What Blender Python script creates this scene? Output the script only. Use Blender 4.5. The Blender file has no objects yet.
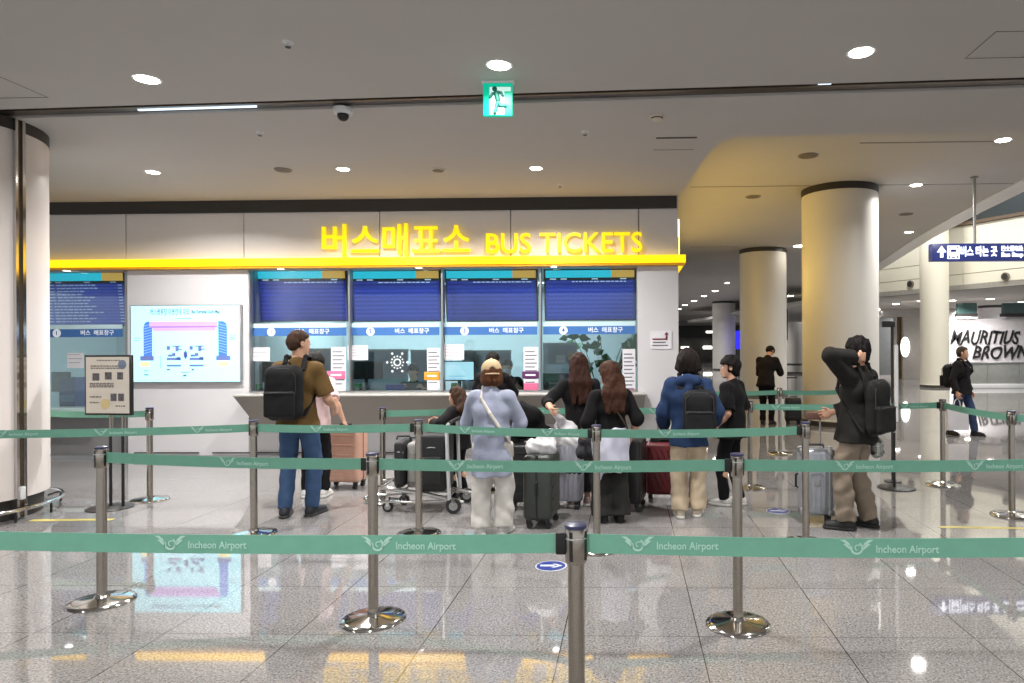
import bpy, bmesh, math, random
import numpy as np
from mathutils import Vector, Matrix
random.seed(7)
SC = bpy.context.scene
COL = SC.collection
# ------------------------------------------------------------------ camera
F_PX, PPX, PPY, CAM_H = 670.0, 612.0, 348.0, 1.6
YAW, ROLL = math.radians(1.45), math.radians(0.29)
_r = Vector((math.cos(YAW), math.sin(YAW), 0)); _u = Vector((0, 0, 1)); FW = Vector((-math.sin(YAW), math.cos(YAW), 0))
RT = _r * math.cos(ROLL) - _u * math.sin(ROLL)
UP = _u * math.cos(ROLL) + _r * math.sin(ROLL)
cam_d = bpy.data.cameras.new('camera'); cam = bpy.data.objects.new('camera', cam_d); COL.objects.link(cam)
cam_d.sensor_width = 36.0; cam_d.lens = F_PX / 1024 * 36.0
cam_d.shift_x = (512 - PPX) / 1024; cam_d.shift_y = (PPY - 341.5) / 1024
cam_d.clip_end = 300; cam_d.clip_start = 0.05
cam.matrix_world = Matrix(((RT.x, UP.x, -FW.x, 0), (RT.y, UP.y, -FW.y, 0), (RT.z, UP.z, -FW.z, CAM_H), (0, 0, 0, 1)))
SC.camera = cam
# ------------------------------------------------------------------ world, exposure
SC.view_settings.view_transform = 'Standard'; SC.view_settings.look = 'None'
SC.view_settings.gamma = 1.0; SC.view_settings.use_curve_mapping = False
SC.view_settings.exposure = 0.0
SC.cycles.use_denoising = True
SC.cycles.max_bounces = 8; SC.cycles.diffuse_bounces = 4; SC.cycles.glossy_bounces = 4
SC.cycles.transmission_bounces = 6; SC.cycles.transparent_max_bounces = 16
SC.cycles.sample_clamp_indirect = 6.0
SC.cycles.caustics_reflective = False; SC.cycles.caustics_refractive = False
W = bpy.data.worlds.new('world'); SC.world = W; W.use_nodes = True
W.node_tree.nodes['Background'].inputs[0].default_value = (0.95, 0.97, 1.0, 1)
W.node_tree.nodes['Background'].inputs[1].default_value = 0.92

# ------------------------------------------------------------------ picture helpers (points of the place seen at a pixel)
CAM = Vector((0, 0, CAM_H))
def ray(px, py): return FW + RT * ((px - PPX) / F_PX) - UP * ((py - PPY) / F_PX)
def PZ(px, py, z=0.0):
    d = ray(px, py); return CAM + d * ((z - CAM_H) / d.z)
def PY(px, py, Y):
    d = ray(px, py); return CAM + d * (Y / d.y)
def PD(px, py, depth): return CAM + ray(px, py) * depth
def lin(r, g, b):
    f = lambda v: (v / 255 / 12.92) if v / 255 <= 0.04045 else ((v / 255 + 0.055) / 1.055) ** 2.4
    return (f(r), f(g), f(b))

# ------------------------------------------------------------------ materials
MATS = {}
def mat(name, rgb, rough=0.6, metal=0.0, var=0.06, scale=6.0, bump=0.0, bscale=60.0, emit=0.0, spec=0.5, coat=0.0, ecol=None):
    if name in MATS: return MATS[name]
    m = bpy.data.materials.new(name); m.use_nodes = True; MATS[name] = m
    nt = m.node_tree; b = nt.nodes['Principled BSDF']; c = lin(*rgb)
    tc = nt.nodes.new('ShaderNodeTexCoord')
    b.inputs['Roughness'].default_value = rough; b.inputs['Metallic'].default_value = metal
    b.inputs['Specular IOR Level'].default_value = spec; b.inputs['Coat Weight'].default_value = coat
    n = nt.nodes.new('ShaderNodeTexNoise'); n.inputs['Scale'].default_value = scale; n.inputs['Detail'].default_value = 4
    nt.links.new(tc.outputs['Object'], n.inputs['Vector'])
    r = nt.nodes.new('ShaderNodeValToRGB')
    r.color_ramp.elements[0].position = 0.3; r.color_ramp.elements[1].position = 0.7
    r.color_ramp.elements[0].color = tuple(v * (1 - var) for v in c) + (1,)
    r.color_ramp.elements[1].color = tuple(min(1, v * (1 + var)) for v in c) + (1,)
    nt.links.new(n.outputs['Fac'], r.inputs['Fac']); nt.links.new(r.outputs['Color'], b.inputs['Base Color'])
    if bump:
        n2 = nt.nodes.new('ShaderNodeTexNoise'); n2.inputs['Scale'].default_value = bscale; n2.inputs['Detail'].default_value = 3
        nt.links.new(tc.outputs['Object'], n2.inputs['Vector'])
        bp = nt.nodes.new('ShaderNodeBump'); bp.inputs['Strength'].default_value = bump; bp.inputs['Distance'].default_value = 0.01
        nt.links.new(n2.outputs['Fac'], bp.inputs['Height']); nt.links.new(bp.outputs['Normal'], b.inputs['Normal'])
    if emit:
        b.inputs['Emission Strength'].default_value = emit
        if ecol: b.inputs['Emission Color'].default_value = tuple(lin(*ecol)) + (1,)
        else: nt.links.new(r.outputs['Color'], b.inputs['Emission Color'])
    return m
def cloth(name, rgb, **k): return mat(name, rgb, rough=0.9, var=0.14, scale=9, bump=0.25, bscale=140, spec=0.2, **k)
def glass_mat(name, tint=(235, 245, 245), refl=0.10, rough=0.02):
    if name in MATS: return MATS[name]
    m = bpy.data.materials.new(name); m.use_nodes = True; MATS[name] = m; nt = m.node_tree
    nt.nodes.remove(nt.nodes['Principled BSDF']); out = nt.nodes['Material Output']
    t = nt.nodes.new('ShaderNodeBsdfTransparent'); t.inputs[0].default_value = lin(*tint) + (1,)
    g = nt.nodes.new('ShaderNodeBsdfGlossy'); g.inputs['Roughness'].default_value = rough
    fr = nt.nodes.new('ShaderNodeFresnel'); fr.inputs['IOR'].default_value = 1.45
    a = nt.nodes.new('ShaderNodeMath'); a.operation = 'MULTIPLY_ADD'; a.inputs[1].default_value = 0.9; a.inputs[2].default_value = refl * 0.3
    nt.links.new(fr.outputs[0], a.inputs[0])
    mx = nt.nodes.new('ShaderNodeMixShader'); nt.links.new(a.outputs[0], mx.inputs[0])
    nt.links.new(t.outputs[0], mx.inputs[1]); nt.links.new(g.outputs[0], mx.inputs[2]); nt.links.new(mx.outputs[0], out.inputs['Surface'])
    return m

# ------------------------------------------------------------------ object helpers
def tag(o, label=None, cat=None, group=None, kind=None):
    if label: o['label'] = label
    if cat: o['category'] = cat
    if group: o['group'] = group
    if kind: o['kind'] = kind
    return o
def thing(name, label, cat, loc=(0, 0, 0), rz=0.0, group=None):
    o = bpy.data.objects.new(name, None); COL.objects.link(o); o.empty_display_size = 0.1
    o.location = loc; o.rotation_euler = (0, 0, rz)
    return tag(o, label, cat, group)
class MB:
    """collects shapes, then links them as one mesh object"""
    def __init__(s): s.v = []; s.f = []
    def add(s, vs, fs):
        n = len(s.v); s.v += [tuple(p) for p in vs]; s.f += [tuple(i + n for i in f) for f in fs]; return s
    def box(s, lo, hi):
        x0, y0, z0 = lo; x1, y1, z1 = hi
        return s.add([(x0,y0,z0),(x1,y0,z0),(x1,y1,z0),(x0,y1,z0),(x0,y0,z1),(x1,y0,z1),(x1,y1,z1),(x0,y1,z1)],
                     [(0,3,2,1),(4,5,6,7),(0,1,5,4),(1,2,6,5),(2,3,7,6),(3,0,4,7)])
    def rbox(s, lo, hi, r=0.01, seg=3):
        bm = bmesh.new(); bmesh.ops.create_cube(bm, size=1.0)
        c = [(a + b) / 2 for a, b in zip(lo, hi)]; d = [b - a for a, b in zip(lo, hi)]
        for v in bm.verts: v.co = Vector([c[i] + v.co[i] * d[i] for i in range(3)])
        bmesh.ops.bevel(bm, geom=list(bm.edges), offset=min(r, min(d) * 0.49), segments=seg, affect='EDGES', profile=0.5)
        bm.verts.index_update(); s.add([v.co[:] for v in bm.verts], [[v.index for v in f.verts] for f in bm.faces]); bm.free(); return s
    def cyl(s, a, b, r, r2=None, seg=24, caps=True):
        a = Vector(a); b = Vector(b); r2 = r if r2 is None else r2; d = (b - a).normalized()
        x = d.orthogonal().normalized(); y = d.cross(x); vs = []
        for p, q in ((a, r), (b, r2)):
            for i in range(seg):
                t = 2 * math.pi * i / seg; vs.append(p + x * (q * math.cos(t)) + y * (q * math.sin(t)))
        fs = [(i, (i + 1) % seg, seg + (i + 1) % seg, seg + i) for i in range(seg)]
        if caps: fs += [tuple(range(seg - 1, -1, -1)), tuple(range(seg, 2 * seg))]
        return s.add(vs, fs)
    def lathe(s, prof, seg=32, c=(0, 0, 0)):
        vs = []; fs = []
        for r, z in prof:
            for i in range(seg):
                t = 2 * math.pi * i / seg; vs.append((c[0] + r * math.cos(t), c[1] + r * math.sin(t), c[2] + z))
        for k in range(len(prof) - 1):
            for i in range(seg):
                fs.append((k*seg+i, k*seg+(i+1)%seg, (k+1)*seg+(i+1)%seg, (k+1)*seg+i))
        fs += [tuple(range(seg - 1, -1, -1)), tuple(range((len(prof)-1)*seg, len(prof)*seg))]
        return s.add(vs, fs)
    def tube(s, pts, r, seg=10):
        pts = [Vector(p) for p in pts]; vs = []; fs = []; x = None
        for i, p in enumerate(pts):
            d = (pts[min(i+1, len(pts)-1)] - pts[max(i-1, 0)]).normalized()
            x = d.orthogonal().normalized() if x is None else (x - d * x.dot(d)).normalized()
            y = d.cross(x)
            for k in range(seg):
                t = 2 * math.pi * k / seg; vs.append(p + x * (r * math.cos(t)) + y * (r * math.sin(t)))
        for i in range(len(pts) - 1):
            for k in range(seg): fs.append((i*seg+k, i*seg+(k+1)%seg, (i+1)*seg+(k+1)%seg, (i+1)*seg+k))
        fs += [tuple(range(seg - 1, -1, -1)), tuple(range((len(pts)-1)*seg, len(pts)*seg))]
        return s.add(vs, fs)
    def prism(s, poly, z0, z1):
        n = len(poly); vs = [(x, y, z0) for x, y in poly] + [(x, y, z1) for x, y in poly]
        fs = [tuple(range(n - 1, -1, -1)), tuple(range(n, 2 * n))] + [(i, (i+1)%n, n+(i+1)%n, n+i) for i in range(n)]
        return s.add(vs, fs)
    def quad(s, a, b, c, d): return s.add([a, b, c, d], [(0, 1, 2, 3)])
    def slab(s, poly, off):
        """a flat polygon of 3-D points given the thickness vector off"""
        n = len(poly); off = Vector(off); vs = [Vector(p) for p in poly] + [Vector(p) + off for p in poly]
        fs = [tuple(range(n)), tuple(range(2*n-1, n-1, -1))] + [(i, n+i, n+(i+1)%n, (i+1)%n) for i in range(n)]
        return s.add(vs, fs)
    def ball(s, c, r, seg=16, sq=(1, 1, 1)):
        vs = []; fs = []; n = seg // 2
        for j in range(n + 1):
            for i in range(seg):
                a = math.pi * j / n; t = 2 * math.pi * i / seg
                vs.append((c[0]+r*sq[0]*math.sin(a)*math.cos(t), c[1]+r*sq[1]*math.sin(a)*math.sin(t), c[2]+r*sq[2]*math.cos(a)))
        for j in range(n):
            for i in range(seg): fs.append((j*seg+i, (j+1)*seg+i, (j+1)*seg+(i+1)%seg, j*seg+(i+1)%seg))
        return s.add(vs, fs)
    def mesh(s, name, sharp=40):
        me = bpy.data.meshes.new(name); me.from_pydata(s.v, [], s.f); me.validate()
        bm = bmesh.new(); bm.from_mesh(me); bmesh.ops.remove_doubles(bm, verts=bm.verts, dist=1e-6)
        bmesh.ops.recalc_face_normals(bm, faces=bm.faces); bm.to_mesh(me); bm.free()
        me.shade_smooth()
        me.set_sharp_from_angle(angle=math.radians(sharp))
        return me
    def build(s, name, m, parent=None, label=None, cat=None, group=None, kind=None, loc=None, rz=0, sharp=40):
        return link(name, s.mesh(name, sharp), m, parent, label, cat, group, kind, loc, rz)
def link(name, me, m, parent=None, label=None, cat=None, group=None, kind=None, loc=None, rz=0):
    o = bpy.data.objects.new(name, me); COL.objects.link(o)
    if m and not me.materials: me.materials.append(m)
    if parent: o.parent = parent
    if loc is not None: o.location = loc
    if rz: o.rotation_euler = (0, 0, rz)
    return tag(o, label, cat, group, kind)
def struct(name, mb, m, label=None, sharp=40):
    return mb.build(name, m, kind='structure', label=label, cat='building', sharp=sharp)
def copy_tree(o, parent=None):
    c = o.copy(); COL.objects.link(c)
    if parent: c.parent = parent
    for ch in list(o.children): copy_tree(ch, c)
    return c
def text_mesh(body, size, extrude=0.002, bold=0.0, shear=0.0, align='CENTER', width=None):
    c = bpy.data.curves.new('lettering', 'FONT'); c.body = body; c.size = size; c.extrude = extrude; c.offset = bold
    c.shear = shear; c.align_x = align; c.align_y = 'CENTER'; c.resolution_u = 3
    o = bpy.data.objects.new('lettering', c); COL.objects.link(o)
    me = bpy.data.meshes.new_from_object(o.evaluated_get(bpy.context.evaluated_depsgraph_get()))
    COL.objects.unlink(o); bpy.data.objects.remove(o)
    n = len(me.vertices)
    if n:
        co = np.empty(n * 3, np.float32); me.vertices.foreach_get('co', co); co = co.reshape(-1, 3)
        if width:
            k = width / (co[:, 0].max() - co[:, 0].min()); co[:, 0] *= k
        # stand it up: text plane xz, front towards -y
        out = np.stack([co[:, 0], -co[:, 2], co[:, 1]], 1); me.vertices.foreach_set('co', out.ravel().astype(np.float32)); me.update()
    return me
def spot_area(name, loc, size, power, color=(1, 0.97, 0.94), rot=(0, 0, 0), spread=180, shape='DISK', sy=None):
    l = bpy.data.lights.new(name, 'AREA'); l.shape = shape; l.size = size; l.energy = power; l.color = color
    if sy: l.size_y = sy
    l.spread = math.radians(spread)
    o = bpy.data.objects.new(name, l); COL.objects.link(o); o.location = loc; o.rotation_euler = rot; return o
# ------------------------------------------------------------------ the setting
ZC = 3.8      # near ceiling
ZH = 4.88     # raised ceiling of the concourse
YW = 9.75     # front of the ticket office
def XW(px, Y=YW): return PY(px, 300, Y).x
def ZW(py, Y=YW, px=365): return PY(px, py, Y).z
M_wall = mat('wall_panel_white', (214, 212, 214), rough=0.45, var=0.02, scale=1.5)
M_ceil = mat('ceiling_paint', (190, 186, 182), rough=0.85, var=0.02, scale=1.0)
M_dark = mat('dark_trim', (45, 41, 39), rough=0.5)
M_black = mat('black_plastic', (18, 18, 20), rough=0.45)
M_steel = mat('brushed_steel', (168, 161, 151), rough=0.20, metal=1.0, var=0.05, scale=30)
M_chrome = mat('polished_chrome', (205, 203, 200), rough=0.10, metal=1.0, var=0.03)
M_alu = mat('aluminium_frame', (165, 165, 166), rough=0.4, metal=0.8)
M_column = mat('column_cladding', (212, 208, 200), rough=0.4, var=0.02, scale=1.0)
M_cream = mat('cream_cladding', (226, 222, 205), rough=0.6, var=0.03, scale=0.4)
M_white = mat('white_paint', (225, 226, 228), rough=0.5, var=0.02)
M_yellow = mat('lit_yellow_acrylic', (255, 196, 0), rough=0.4, var=0.01, emit=1.4, ecol=(255, 206, 0))

def floor_material():
    m = bpy.data.materials.new('polished_granite'); m.use_nodes = True; nt = m.node_tree; N = nt.nodes; L = nt.links
    b = N['Principled BSDF']; tc = N.new('ShaderNodeTexCoord')
    x0 = PZ(678, 550.5).x; y0 = PZ(612, 636).y; T = 0.752
    sp = N.new('ShaderNodeSeparateXYZ'); L.new(tc.outputs['Object'], sp.inputs[0])
    def math_(op, a, bv=None, cv=None):
        n = N.new('ShaderNodeMath'); n.operation = op
        for i, q in enumerate((a, bv, cv)):
            if q is None: continue
            if isinstance(q, (int, float)): n.inputs[i].default_value = q
            else: L.new(q, n.inputs[i])
        return n.outputs[0]
    u = math_('DIVIDE', math_('SUBTRACT', sp.outputs['X'], x0), T); v = math_('DIVIDE', math_('SUBTRACT', sp.outputs['Y'], y0), T)
    def edge(q, w):
        f = math_('FRACT', q); d = math_('MINIMUM', f, math_('SUBTRACT', 1.0, f)); return math_('LESS_THAN', d, w)
    j = math_('MAXIMUM', edge(u, 0.004), math_('MULTIPLY', edge(v, 0.0035), 0.8))
    cb = N.new('ShaderNodeCombineXYZ'); L.new(math_('FLOOR', u), cb.inputs[0]); L.new(math_('FLOOR', v), cb.inputs[1])
    wn = N.new('ShaderNodeTexWhiteNoise'); wn.noise_dimensions = '2D'; L.new(cb.outputs[0], wn.inputs['Vector'])
    n1 = N.new('ShaderNodeTexNoise'); n1.inputs['Scale'].default_value = 84; n1.inputs['Detail'].default_value = 3; n1.inputs['Roughness'].default_value = 0.7
    L.new(tc.outputs['Object'], n1.inputs['Vector'])
    vo = N.new('ShaderNodeTexVoronoi'); vo.inputs['Scale'].default_value = 100; L.new(tc.outputs['Object'], vo.inputs['Vector'])
    r = N.new('ShaderNodeValToRGB'); e = r.color_ramp.elements
    e[0].position = 0.34; e[0].color = lin(78, 76, 76) + (1,); e[1].position = 0.66; e[1].color = lin(182, 179, 177) + (1,)
    k = e.new(0.46); k.color = lin(142, 139, 138) + (1,); k = e.new(0.56); k.color = lin(153, 150, 148) + (1,)
    L.new(n1.outputs['Fac'], r.inputs[0])
    sep = N.new('ShaderNodeSeparateColor'); L.new(vo.outputs['Color'], sep.inputs[0])
    mx = N.new('ShaderNodeMix'); mx.data_type = 'RGBA'; mx.blend_type = 'MULTIPLY'; mx.inputs[0].default_value = 0.4
    L.new(r.outputs[0], mx.inputs[6])
    rr = N.new('ShaderNodeValToRGB'); rr.color_ramp.elements[0].color = (0.45, 0.43, 0.42, 1); rr.color_ramp.elements[0].position = 0.05
    rr.color_ramp.elements[1].color = (1, 1, 1, 1); rr.color_ramp.elements[1].position = 0.4
    L.new(sep.outputs[0], rr.inputs[0]); L.new(rr.outputs[0], mx.inputs[7])
    m2 = N.new('ShaderNodeMix'); m2.data_type = 'RGBA'; m2.blend_type = 'MULTIPLY'; m2.inputs[0].default_value = 1.0
    tv = math_('MULTIPLY_ADD', wn.outputs['Value'], 0.10, 0.93)
    L.new(mx.outputs[2], m2.inputs[6]); L.new(tv, m2.inputs[7])
    m3 = N.new('ShaderNodeMix'); m3.data_type = 'RGBA'; L.new(j, m3.inputs[0]); L.new(m2.outputs[2], m3.inputs[6]); m3.inputs[7].default_value = lin(72, 68, 65) + (1,)
    L.new(m3.outputs[2], b.inputs['Base Color'])
    b.inputs['Roughness'].default_value = 0.03; b.inputs['IOR'].default_value = 1.85; b.inputs['Specular IOR Level'].default_value = 0.5
    return m
struct('floor', MB().box((-22, -7, -0.2), (40, 110, 0.0)), floor_material())

# --- ceilings: near field, shutter slot, soffit over the queue, raised concourse ceiling
sA = PZ(20, 109, ZC); sB = PZ(1024, 77.5, ZC); sd = (sB - sA).normalized(); sn = Vector((-sd.y, sd.x, 0))
def slot_pt(t, w): p = sA + sd * t + sn * w; return (p.x, p.y)
SL, SR = -14.0, 26.0
struct('ceiling', MB().prism([(-22, -7), (40, -7), slot_pt(SR, 0), slot_pt(SL, 0)], ZC, ZC + 0.3), M_ceil)
M_slot = mat('shutter_slot_metal', (96, 86, 78), rough=0.35, metal=0.7, scale=20, var=0.15)
sl = MB()
sl.prism([slot_pt(SL, -0.02), slot_pt(SR, -0.02), slot_pt(SR, 0.24), slot_pt(SL, 0.24)], ZC + 0.14, ZC + 0.2)
struct('trim_1', sl, M_dark)
sl = MB()
for w0, w1, z in ((0.075, 0.12, 0.012), (0.145, 0.215, 0.02)):
    sl.prism([slot_pt(SL, w0), slot_pt(SR, w0), slot_pt(SR, w1), slot_pt(SL, w1)], ZC + z, ZC + 0.13)
struct('trim_2', sl, M_slot)
lit = MB().prism([slot_pt((PZ(132, 108, ZC) - sA).length, 0.122), slot_pt((PZ(254, 106, ZC) - sA).length, 0.122), slot_pt((PZ(254, 106, ZC) - sA).length, 0.144), slot_pt((PZ(132, 108, ZC) - sA).length, 0.144)], ZC + 0.002, ZC + 0.05)
lit.build('bright_plate', mat('cool_white_glow', (215, 235, 255), emit=1.6), label='thin metal plate in the ceiling shutter slot, its reflection given as glow', cat='ceiling light')  # shiny plate whose reflection is painted in as emission
cE = [PZ(1024, 130.5, ZC), PZ(735, 137, ZC), PZ(722, 141, ZC), PZ(711, 151, ZC), PZ(703, 161, ZC), PZ(680, 195, ZC)]
dE = (cE[0] - cE[1]).normalized(); far_r = cE[0] + dE * 26
poly = [slot_pt(SL, 0.23), slot_pt(SR, 0.23), (far_r.x, far_r.y)] + [(p.x, p.y) for p in cE] + [(cE[-1].x, YW + 0.02), (-22, YW + 0.02)]
struct('ceiling_soffit', MB().prism(poly, ZC, ZC + 1.25), M_ceil)
M_ceil2 = mat('raised_ceiling_paint', (188, 184, 178), rough=0.8, var=0.02, scale=0.6)
eR = [PZ(1024, 178, ZH), PZ(960, 212, ZH), PZ(915, 238, ZH), PZ(880, 262, ZH)]
e0 = eR[0] + (eR[0] - eR[1]).normalized() * 9; e4 = eR[3] + (eR[3] - eR[2]).normalized() * 30
poly2 = [(-10, 5.6), (e0.x, 5.6)] + [(p.x, p.y) for p in [e0] + eR + [e4]] + [(e4.x, 108), (-10, 108)]
poly2 = [p for p in poly2]
struct('ceiling_concourse', MB().prism(poly2, ZH, ZH + 0.3), M_ceil2)
bk = MB()
for p, q in zip([e0] + eR, eR + [e4]):
    d = (q - p).normalized(); n = Vector((d.y, -d.x, 0)) * 0.5
    bk.prism([(p.x, p.y), (q.x, q.y), (q.x + n.x, q.y + n.y), (p.x + n.x, p.y + n.y)], ZH - 0.02, ZH + 0.9)
struct('trim_3', bk, mat('bulkhead_white', (215, 213, 208), rough=0.35))
ln = MB()
for py, xa, xb in ((187, 690, 1010), (143, 860, 1000), (247, 690, 740)):
    a = PZ(xa, py, ZH); b = PZ(xb, py - 1.5, ZH); ln.box((a.x, a.y - 0.02, ZH - 0.006), (b.x, a.y + 0.02, ZH + 0.01))
struct('trim_4', ln, mat('ceiling_joint', (130, 126, 120)))

# --- columns
def column(name, xl, xr, y_top, depth, m=M_column, ztop=ZH, ring=True):
    c = PD((xl + xr) / 2, 348, depth); r = (xr - xl) / 2 / F_PX * depth * 0.985
    mb = MB().lathe([(r * 1.02, 0), (r * 1.02, 0.12), (r, 0.13), (r, ztop - 0.14)], 64, (c.x, c.y, 0))
    o = struct(name, mb, m)
    if ring: struct(name + '_trim', MB().lathe([(r * 1.012, ztop - 0.14), (r * 1.012, ztop - 0.001)], 64, (c.x, c.y, 0)), M_dark)
    struct(name + '_base_trim', MB().lathe([(r * 1.03, 0.0), (r * 1.03, 0.10)], 64, (c.x, c.y, 0)), mat('column_kick', (60, 54, 46), rough=0.4))
    return c, r
column('column_1', 803, 877, 181, 14.0)
column('column_2', 740, 786.5, 245, 22.6)
column('column_3', 712.5, 735.5, 302, 48.0)
column('column_4', 787, 804, 312, 62.0)
column('column_5', 921, 948, 240, 26.3, m=M_cream, ztop=9.2, ring=False)
# the big clad column at the left edge with the shutter guide rail
CR = 0.80; _t = PD(50, 348, 6.95); _d = Vector((_t.x, _t.y, 0)).normalized(); cc = Vector((_t.x, _t.y, 0)) + Vector((-_d.y, _d.x, 0)) * CR
struct('column_6', MB().lathe([(CR, 0.2), (CR, ZC - 0.11)], 96, (cc.x, cc.y, 0)), mat('left_column_white', (222, 214, 210), rough=0.35, var=0.02, scale=1))
struct('column_6_trim', MB().lathe([(CR * 1.005, ZC - 0.11), (CR * 1.005, ZC)], 96, (cc.x, cc.y, 0)), M_dark)
struct('column_6_base_trim', MB().lathe([(CR - 0.05, 0), (CR - 0.05, 0.2)], 96, (cc.x, cc.y, 0)), M_dark)
gr = PD(18.5, 300, 1.0); dr = (gr - CAM); # guide rail stands where the ray meets the cylinder
o2 = Vector((0, 0)); d2 = Vector((dr.x, dr.y)); c2 = Vector((cc.x, cc.y))
A_ = d2.dot(d2); B_ = -2 * d2.dot(c2); C_ = c2.dot(c2) - CR * CR; t_ = (-B_ - math.sqrt(max(0, B_ * B_ - 4 * A_ * C_))) / (2 * A_)
gp = d2 * t_; gn = (gp - c2).normalized(); gt = Vector((-gn.y, gn.x))
def gq(a, b): p = gp + gt * a + gn * b; return (p.x, p.y)
g = MB()
g.prism([gq(-0.05, -0.05), gq(-0.025, -0.05), gq(-0.025, 0.03), gq(-0.05, 0.03)], 0.02, ZC)
g.prism([gq(0.02, -0.05), gq(0.05, -0.05), gq(0.05, 0.03), gq(0.02, 0.03)], 0.02, ZC)
struct('trim_5', g, M_chrome)
struct('trim_6', MB().prism([gq(-0.025, -0.05), gq(0.02, -0.05), gq(0.02, 0.012), gq(-0.025, 0.012)], 0.02, ZC), mat('rail_channel', (110, 96, 80), rough=0.25, metal=0.9))
ring = MB(); pts = []
for i in range(49):
    t = math.radians(-75 + i * 3.2); pts.append((cc.x + (CR + 0.10) * math.cos(t), cc.y + (CR + 0.10) * math.sin(t), 0.11))
ring.tube(pts, 0.018, 10)
th = thing('column_guard_rail', 'chrome guard rail curving round the foot of the white column', 'guard rail', (0, 0, 0))
ring.build('rail', M_chrome, th)
for i in (8, 20, 28, 40):
    t = math.radians(-75 + i * 3.2); a = Vector((math.cos(t), math.sin(t), 0))
    p = Vector((cc.x, cc.y, 0.11)) + a * (CR + 0.10); q = p - a * 0.11 - Vector((0, 0, 0.03))
    MB().tube([p, p + Vector((0, 0, -0.04)), Vector((p.x, p.y, 0.0))], 0.011, 8).tube([p, q], 0.011, 8).build('bracket', M_black, th)
ps = PY(16, 497, PZ(14, 519).y - 0.0)
so = thing('wall_socket', 'white double socket box on the white column near its foot', 'socket', (gp.x + gn.x * 0.03 - 0.03, gp.y + gn.y * 0.03, 0.25))
MB().rbox((-0.07, -0.03, -0.06), (0.05, 0.02, 0.06), 0.008).build('housing', M_white, so)
MB().rbox((-0.055, -0.036, -0.03), (-0.015, -0.028, 0.03), 0.004).rbox((0.0, -0.036, -0.03), (0.035, -0.028, 0.03), 0.004).build('socket_face', mat('socket_grey', (175, 172, 168)), so)

# --- ticket office
XL, XR = XW(-60), XW(678.5)
xj = [XL, XW(126), XW(244), XW(380), XW(511), XW(639), XR]
z_top, z_dark0, z_band1, z_band0 = ZC, ZW(211.5), ZW(258.5), ZW(266)
zh = ZW(268.5)          # head of the windows
mb = MB()
for a, b in zip(xj[:-1], xj[1:]): mb.rbox((a + 0.005, YW, zh), (b - 0.005, YW + 0.06, z_dark0), 0.006, 1)
struct('wall_front', mb, M_wall)
struct('wall_front_backing', MB().box((XL, YW + 0.05, zh), (XR - 0.01, YW + 0.3, ZC - 0.01)), mat('wall_joint_grey', (120, 118, 116)))
struct('shadow_gap_strip', MB().box((XL, YW - 0.03, z_dark0), (XR - 0.02, YW + 0.06, ZC)), M_dark)  # recessed shadow gap, its shade put into a flush dark strip
xB0, xB1 = XW(248.5), XW(637.5)
xA0, xA1 = XW(20), XW(127)
struct('wall_pier', MB().rbox((xA1, YW, 0.0), (xB0, YW + 0.06, zh), 0.006, 1).box((xA1 + .01, YW + 0.05, 0), (xB0 - .01, YW + 0.5, zh)), M_wall)
struct('wall_end', MB().rbox((xB1, YW, 0.0), (XR, YW + 0.06, zh), 0.006, 1).box((xB1 + .01, YW + 0.05, 0), (XR - .005, YW + 0.55, zh)), M_wall)
struct('wall_right', MB().box((XR - 0.12, YW + 0.06, 0), (XR, YW + 12, ZH)), M_wall)
struct('wall_below_window', MB().box((XL, YW + 0.12, 0), (xA1, YW + 0.2, 0.62)), mat('grey_laminate', (140, 138, 138), rough=0.4))
struct('wall_under_counter', MB().box((xB0, YW + 0.02, 0), (xB1, YW + 0.1, 0.515)), mat('base_panel_white', (196, 195, 197), rough=0.4, var=0.02))
bb = MB()
bb.box((XL, YW - 0.012, 0.0), (xB1 - 0.02, YW + 0.13, 0.045)); struct('baseboard_front', bb, M_alu)
bb = MB()
for xa, xb in ((xA1 + .1, xB0 - .75), (xB0 - .55, xB0 + .8), (xB0 + 1.1, xB0 + 2.6)): bb.box((xa, YW - 0.014, 0.075), (xb, YW + 0.01, 0.09))
struct('trim_8', bb, M_dark)
# yellow light band along the front and round the right corner
xb1 = XW(686, YW - 0.14)
lb = thing('light_band', 'long lit yellow band running under the yellow ticket lettering', 'light band', (0, 0, 0))
M_ydim = mat('yellow_band_lip', (214, 160, 20), rough=0.4)
MB().box((XL, YW - 0.13, z_band0), (xb1, YW, z_band1)).box((XR, YW, z_band0), (xb1, YW + 6.0, z_band1)).build('diffuser', M_yellow, lb)
MB().box((XL, YW - 0.11, z_band0 - 0.035), (xb1 - 0.01, YW, z_band0 - 0.001)).build('lower_lip', M_ydim, lb)
side = thing('added_glow_panel', 'added yellow glow panel on the unseen side wall of the ticket office', 'sign', (XR, YW + 1.2, 3.02))  # added panel, out of view, that tints the columns and ceiling yellow
MB().rbox((0, 0, 0), (.10, 9.6, .66), .01, 2).build('housing', M_alu, side); MB().box((.10, .04, .04), (.112, 9.56, .62)).build('face', mat('added_yellow_glow', (255, 196, 40), var=.01, emit=7.5, ecol=(255, 214, 110)), side)
sg = MB().box((XR, YW + 0.3, ZW(235)), (XR + 0.04, YW + 0.42, z_dark0 - 0.1))
sg.build('side_light', mat('warm_white_lamp', (255, 240, 205), emit=2.0), label='small vertical white light strip on the ticket office corner', cat='light')
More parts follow.
